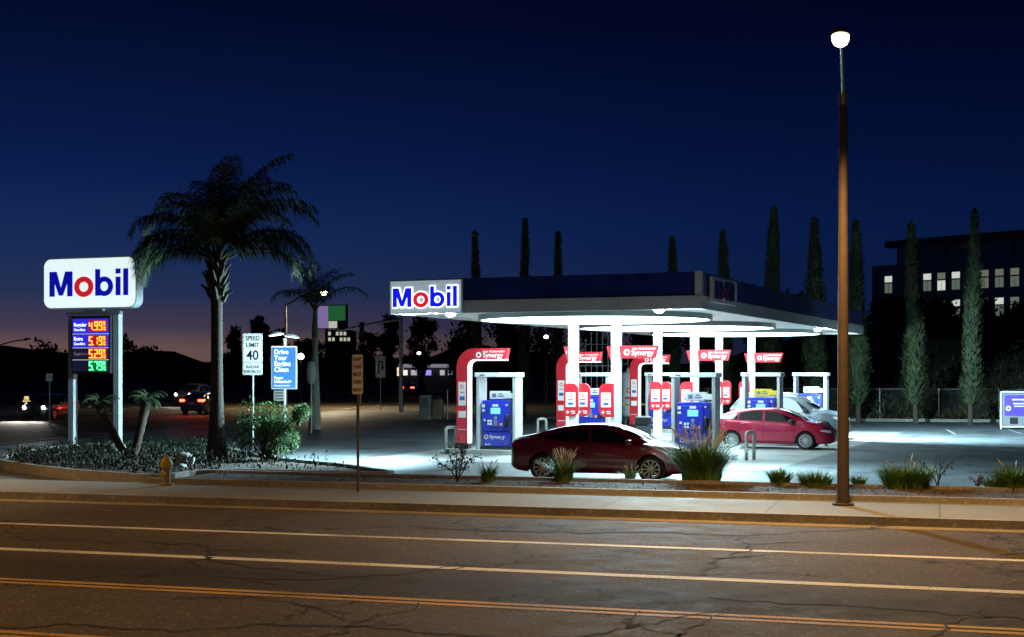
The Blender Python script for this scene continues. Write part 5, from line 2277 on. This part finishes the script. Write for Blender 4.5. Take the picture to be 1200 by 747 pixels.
def cypress(px, ptop, Y, wpx, seed, label, base_gap=.9):
    r = random.Random(seed)
    X = at(px, Y)
    h = hz(ptop, Y)
    rad = wpx / 2 / F * Y
    t = thing('cypress_tree', (X, Y, 0), 0, label, 'cypress', 'row of cypresses behind the filling station')
    b = MB()
    b.tube([(0, 0, -.05), (0, 0, base_gap + .6), (0, 0, h * .96)], [.14, .11, .02], 8)
    b.build('trunk', bark, t)
    lf = MB()
    ph = [r.uniform(0, 6) for _ in range(5)]
    n = int(420 * h)
    for i in range(n):
        u = r.random() ** .85
        z = base_gap + (h - base_gap) * u
        a = r.uniform(0, 2 * pi)
        env = (min(1, (u + .01) / .08) ** .6) * (1 - .62 * u) * (1 - u ** 7) * (1 + .2 * sin(a * 2 + z * 1.1 + ph[0]) + .2 * sin(z * 2.3 + ph[1]) * cos(a + ph[3]) + .12 * sin(a * 5 - z * 5 + ph[2]))
        q = rad * env * (r.random() ** .35)
        p = Vector((q * cos(a), q * sin(a), z))
        d = (Vector((cos(a) * .45, sin(a) * .45, 1)) + rand_dir(r) * .45).normalized()
        leaf(lf, p, d, Vector((cos(a), sin(a), 0)), r.uniform(.18, .42), r.uniform(.035, .07))
    lf.build('crown', cyp_m, t, recalc=False)
    t.rotation_euler = (R(r.uniform(-1, 1)), R(r.uniform(-1.6, 1.6)), 0)


for i, (px, top, Y, w, lab) in enumerate((
        (560, 275, 86, 13, 'leftmost tall cypress rising behind the canopy'),
        (614, 261, 86, 14, 'taller middle cypress of the three behind the canopy left end'),
        (653, 276, 86, 13, 'third cypress from the left above the canopy roof'),
        (790, 283, 80, 18, 'short cypress tip above the canopy right of its middle'),
        (851, 275, 78.5, 19, 'cypress above the corner of the canopy'),
        (901, 247, 77, 27, 'tall broad cypress behind the long side of the canopy'),
        (955, 260, 75.5, 32, 'broad lit cypress just left of the lamp post'),
        (1006, 263, 74, 26, 'cypress just right of the lamp post'),
        (1073, 265, 73, 25, 'dim cypress in front of the lit windows at the building left end'),
        (1137, 251, 72, 24, 'tallest dark cypress in front of the building right half'))):
    cypress(px, top, Y, w, 70 + i, lab)

# ------------------------------------------------------------------ chain-link fence along the bank
fx0, fx1 = Vector((8, 80.2)), Vector((48, 72.2))
fn = thing('chain_link_fence', (fx0.x, fx0.y, 0), atan2(fx1.y - fx0.y, fx1.x - fx0.x), 'wire mesh fence with thin posts along the planted bank', 'fence')
FL, FH = (fx1 - fx0).length, 1.75
for k in range(14):
    b = MB()
    x = FL * k / 13
    b.cyl((x, 0, -.05), (x, 0, FH + .05), .04, n=8)
    b.build('post', galv, fn)
b = MB()
b.cyl((0, 0, FH), (FL, 0, FH), .025, n=6)
b.build('top_rail', galv, fn)
b = MB()
s_ = .16
k = 0
while k * s_ < FL + FH:
    x = k * s_
    xa, xb = max(0, x - FH), min(FL, x)
    b.tube([(xa, .03, x - xa), (xb, .03, x - xb)], .004, 3, False)
    b.tube([(xa, .036, FH - (x - xa)), (xb, .036, FH - (x - xb))], .004, 3, False)
    k += 1
b.build('wire_mesh', galv, fn, recalc=False)

# ivy and scrub on the bank
r = random.Random(91)
b = MB()
for i in range(15000):
    x = r.uniform(7, 62)
    s0 = r.random() ** 2.0
    y = 81.2 - .2 * x + s0 * 24
    z = 6.5 * min(1, s0 * 24 / 60 * 1.6) * min(1, max(0, (x - 4) / 26)) + r.uniform(0, .55) * (1 + .6 * sin(x * .9 + y))
    leaf(b, Vector((x, y, z)), (rand_dir(r) + Vector((0, -.3, .5))).normalized(), Vector((0, 0, 1)), r.uniform(.2, .5), .09)
tag(b.build('undergrowth', leaf_mat('bank_leaves', (.05, .055, .025), .5, .5), recalc=False), 'low scrub and ivy covering the bank behind the fence', 'undergrowth', kind='stuff')

# ------------------------------------------------------------------ broad trees beyond
tree_m = [leaf_mat('tree_leaves_a', (.035, .05, .022), .5, .5), leaf_mat('tree_leaves_b', (.045, .05, .025), .5, .5)]


def tree(X, Y, h, w, seed, label, z0=0, n=1500, ls=.55, tall=.5):
    r = random.Random(seed)
    t = thing('broadleaf_tree', (X, Y, z0), 0, label, 'tree', 'dark trees beyond the filling station')
    b, lf = MB(), MB()
    th = h * (1 - tall)
    b.tube([(0, 0, -.3), (r.uniform(-.1, .1) * w, 0, th * .6), (r.uniform(-.1, .1) * w, 0, th)], [h * .035, h * .027, h * .02], 8)
    cl = []
    for i in range(15):
        a = r.uniform(0, 2 * pi)
        q = w * .5 * sqrt(r.random()) * .8
        u = r.random()
        c = Vector((q * cos(a) * (1 - .45 * u), q * sin(a) * (1 - .45 * u), th * .8 + (h - th * .8) * (.12 + .8 * u)))
        cl.append((c, w * r.uniform(.13, .24)))
        b.tube([(0, 0, th * .85), (c.x * .5, c.y * .5, (th + c.z) / 2), c], [h * .014, h * .009, h * .003], 5)
    for i in range(n):
        c, rad = r.choice(cl)
        d = rand_dir(r)
        leaf(lf, c + d * rad * (r.random() ** .5) * 1.1, rand_dir(r), Vector((0, 0, 1)), ls * r.uniform(.5, 1.2), ls * .28)
    b.build('trunk', bark, t, recalc=False)
    lf.build('crown', tree_m[seed % 2], t, recalc=False)
    return t


TR = [  # column, row of the top, distance, width in columns, label, ground height
    (1045, 352, 125, 62, 'dark tree below the leftmost lit window', 5.5), (1098, 348, 122, 58, 'dark tree below the three lit windows', 5.5),
    (1150, 352, 120, 60, 'dark tree below the right lit windows', 5.5), (1200, 358, 118, 60, 'dark tree at the right edge below the windows', 5.5),
    (985, 366, 128, 58, 'dark tree behind the lamp post', 5.0), (930, 345, 128, 48, 'dark tree showing above the far end of the canopy', 4.5),
    (885, 372, 126, 62, 'dark tree behind the far pumps', 4), (825, 378, 126, 62, 'dark tree seen between the right columns', 3),
    (760, 380, 128, 66, 'dark tree seen between the middle columns', 2), (700, 382, 130, 62, 'dark tree behind the vent pipes', 1),
    (640, 380, 150, 66, 'dark tree seen below the canopy, right of the nearest arch', 0), (590, 378, 160, 60, 'dark tree above the nearest red arch', 0),
    (540, 376, 165, 56, 'dark tree below the lit letter sign', 0), (497, 372, 170, 50, 'dark tree just left of the lit letter sign', 0),
    (455, 372, 180, 40, 'dark tree between the mast arm and the canopy sign', 0), (430, 380, 190, 26, 'small dark tree behind the mast arm', 0),
    (355, 382, 200, 34, 'dark tree behind the globe lamp', 0), (328, 386, 200, 30, 'dark tree behind the blue advert', 0),
    (272, 378, 190, 26, 'rounded dark tree right of the tall palm trunk', 0), (302, 366, 185, 18, 'slim dark tree above the speed limit sign', 0), (312, 374, 195, 22, 'leaning dark tree right of the slim one', 0)]
for i, (px, top, Y, w, lab, z0) in enumerate(TR):
    tree(at(px, Y), Y, hz(top, Y) - z0, w / F * Y, 200 + i, lab, z0, 1700, .75 if Y > 150 else .6, .72)

r = random.Random(95)
b = MB()
for i in range(9000):
    x = r.uniform(-150, -10)
    base = 6 + 3.2 * sin(x * .11) + 2.4 * sin(x * .27 + 1) + 1.4 * sin(x * .71)
    p = Vector((x, 340 + r.uniform(-6, 6), max(.2, base * r.random() ** .6)))
    leaf(b, p, rand_dir(r), Vector((0, 0, 1)), r.uniform(.8, 2), .5)
tag(b.build('treeline', tree_m[0], recalc=False), 'low far off line of trees under the sunset glow', 'trees', kind='stuff')

# ------------------------------------------------------------------ buildings
bw = mat('building_wall', (.55, .55, .56), .8, var=.1, vscale=.3)
win_dark = mat('dark_window', (.01, .012, .015), .1, spec=.8)
lit_a = mat('lit_window_bright', (.9, .9, .8), .5, emit=(.92, 1.0, .86), estr=.62)
lit_b = mat('lit_window_dim', (.5, .5, .4), .5, emit=(.42, .47, .36), estr=.3)
lit_c = mat('lit_window_green', (.4, .5, .4), .5, emit=(.36, .48, .38), estr=.25)
frame_m = mat('window_frame', (.2, .2, .2), .6)
bx = Vector((at(1022, 203), 203.0))
ob = thing('office_building', (bx.x, bx.y, 0), R(-51.5), 'dark flat roofed office building with rows of lit windows, far right', 'building')
b = MB()
b.box(0, 55, 0, 22, -1, 18.0)
b.build('wall', bw, ob)
b = MB()
b.box(3.4, 56, 1.2, 22, 18.0, 20.5)
b.build('upper_storey', bw, ob)
b = MB()
b.box(2.2, 57, .0, 22.6, 20.5, 21.4)
b.build('roof_edge', mat('roof_edge', (.16, .16, .16), .7), ob)
for k in range(9):
    b = MB()
    b.box(6 + k * 5.2, 6.5 + k * 5.2, .7, 1.195, 18.0, 20.495)
    b.build('pier', mat('pier_concrete', (.35, .35, .34), .8), ob)


def col_t(px):
    """distance along the front seen at column px"""
    q = (px - 600) / F
    dx, dy = cos(R(-51.5)), sin(R(-51.5))
    return (q * bx.y - bx.x) / (dx - q * dy)


for j, (rt, rb_) in enumerate(((14.0, 16.4), (10.2, 12.6))):
    for i, px in enumerate((1041.5, 1087, 1103.5, 1120.5, 1154, 1171.5, 1189.5, 1207, 1225)):
        x = col_t(px)
        wv = .62
        b = MB()
        b.box(x - wv - .1, x + wv + .1, -.06, -.002, rt - .1, rb_ + .1)
        f = b.build('window', frame_m, ob)
        up, lo = MB(), MB()
        up.box(x - wv, x + wv, -.09, -.062, rt + 1.55, rb_)
        lo.box(x - wv, x - .04, -.09, -.062, rt, rt + 1.35)
        lo.box(x + .04, x + wv, -.09, -.062, rt, rt + 1.35)
        if j == 0:
            mu, ml = ((lit_a, lit_c), (lit_a, lit_c), (lit_b, lit_a), (lit_a, lit_c), (lit_b, lit_b), (lit_b, lit_c), (lit_b, lit_c), (lit_b, lit_c), (win_dark, win_dark))[i]
        else:
            mu, ml = ((win_dark, win_dark), (lit_b, lit_c), (lit_b, lit_c), (lit_a, lit_b), (lit_b, lit_c), (lit_a, lit_c), (lit_b, lit_c), (lit_b, lit_c), (win_dark, win_dark))[i]
        up.build('pane', mu, f)
        lo.build('pane', ml, f)

# low shop far behind the service units
Y = 215.0
X = at(468, Y)
W_ = at(536, Y) - X
sh = thing('low_shop', (X, Y, 0), 0, 'low far shop with a lit canopy band and lit windows', 'building')
b = MB()
b.box(0, W_, 0, 8, 0, hz(428, Y))
b.build('wall', mat('shop_wall', (.12, .11, .1), .8), sh)
b = MB()
b.box(0, W_, -1.5, .0, hz(431, Y), hz(427, Y))
b.build('lit_band', mat('shop_band', (.4, .4, .45), .5, emit=(.4, .4, .5), estr=.45), sh)
for i, (a, c, m1) in enumerate(((.02, .14, (1, .95, .85)), (.2, .3, (.8, .75, .8)), (.45, .55, (.35, .25, 1)), (.7, .78, (.8, .8, .8)), (.84, .93, (.5, .6, .8)))):
    b = MB()
    b.box(W_ * a, W_ * c, -.1, -.01, hz(440, Y), hz(434, Y))
    b.build('window', mat('shop_window_%s' % 'abcde'[i], (.5, .5, .5), .5, emit=m1, estr=1.0 if i in (0, 2) else .5), sh)
# green lit billboard on the roof of a block
Y = 230.0
X = at(372, Y)
W_ = at(407, Y) - X
gb = thing('billboard', (X, Y, 0), R(-28), 'lit green and violet billboard behind the young palm', 'billboard')
b = MB()
for x in (W_ * .3, W_ * .9):
    b.cyl((x, .5, 0), (x, .5, hz(386, Y)), .25, n=10)
b.build('post', dark_metal, gb)
b = MB()
b.box(0, W_ * 1.15, .0, .6, hz(386, Y), hz(358, Y))
b.build('frame', dark_metal, gb)
z0, z1 = hz(385, Y), hz(359, Y)
b = MB()
b.box(W_ * .46, W_ * 1.13, -.06, -.002, z0 + 1.2, z1)
b.build('green_panel', mat('billboard_green', (.03, .2, .06), .5, emit=(.02, .16, .05), estr=.6), gb)
b = MB()
b.box(W_ * .02, W_ * .44, -.06, -.002, z0, z1)
b.build('violet_panel', mat('billboard_violet', (.4, .3, .6), .5, emit=(.38, .28, .62), estr=.5, var=.8, vscale=.9), gb)
b = MB()
b.box(W_ * .46, W_ * .8, -.06, -.002, z0, z0 + 1.1)
b.build('pale_panel', mat('billboard_pale', (.7, .7, .6), .5, emit=(.8, .8, .65), estr=.6), gb)
Y = 222.0
X = at(383, Y)
lb = thing('low_block', (X, Y, 0), 0, 'low dark block with small lit windows below the billboard', 'building')
W_ = at(412, Y) - X
b = MB()
b.box(0, W_, 0, 7, 0, hz(387, Y))
b.build('wall', mat('block_wall', (.08, .09, .08), .8), lb)
for i in range(6):
    for j in range(2):
        if (i * 3 + j) % 4 == 3:
            continue
        b = MB()
        x = W_ * (.06 + .155 * i)
        z = hz(391, Y) - j * .9
        b.box(x, x + W_ * .1, -.05, -.002, z - .3, z + .25)
        b.build('window', mat('block_window', (.6, .6, .5), .5, emit=(.75, .8, .6), estr=.6), lb)

# small far lamps seen through the trees
for (px, py, Y, col, lab) in ((640, 395, 120, (.9, 1, 1), 'far white lamp on a post between the nearest arch and the columns'), (491, 414, 150, (1, .9, .7), 'far warm lamp on a post above the low shop')):
    t = thing('far_lamp', (at(px, Y), Y, 0), 0, lab, 'lamp', 'far lamps')
    b = MB()
    b.tube([(0, 0, 0), (0, 0, hz(py, Y) - .1)], [.08, .05], 8)
    b.build('pole', dark_metal, t)
    b = MB()
    b.lathe([(.02, -.16), (.16, -.1), (.2, .02), (.1, .12), (.02, .14)], 14, Matrix.Translation((0, 0, hz(py, Y))))
    b.build('lens', mat('far_lens_' + ('cool' if py < 400 else 'warm'), (1, 1, 1), .4, emit=col, estr=16), t, smooth=True)

# mulch chips and dead leaves lying in the planting strip
r = random.Random(131)
b = MB()
for i in range(16000):
    u, v = r.uniform(-17, 24), r.uniform(28.4, 31.15)
    x, y = uv(u, v)
    d = rand_dir(r)
    d.z *= .35
    leaf(b, Vector((x, y, .175 + .03 * r.random())), d.normalized(), Vector((0, 0, 1)), r.uniform(.03, .10), r.uniform(.008, .02))
for i in range(900):
    u, v = r.uniform(-17, 24), r.choice((r.uniform(28.5, 28.9), r.uniform(30.6, 31.1), r.uniform(28.4, 31.1)))
    x, y = uv(u, v)
    for k in range(5):
        p = Vector((x + r.gauss(0, .03), y + r.gauss(0, .03), .17))
        d = Vector((r.gauss(0, .4), r.gauss(0, .4), 1)).normalized()
        leaf(b, p, d, Vector((1, 0, 0)), r.uniform(.05, .16), .006)
tag(b.build('mulch', mat('mulch_chips', (.12, .085, .05), .95, var=.6, vscale=3), recalc=False), 'mulch chips and dry weeds littering the planting strip', 'mulch', kind='stuff')
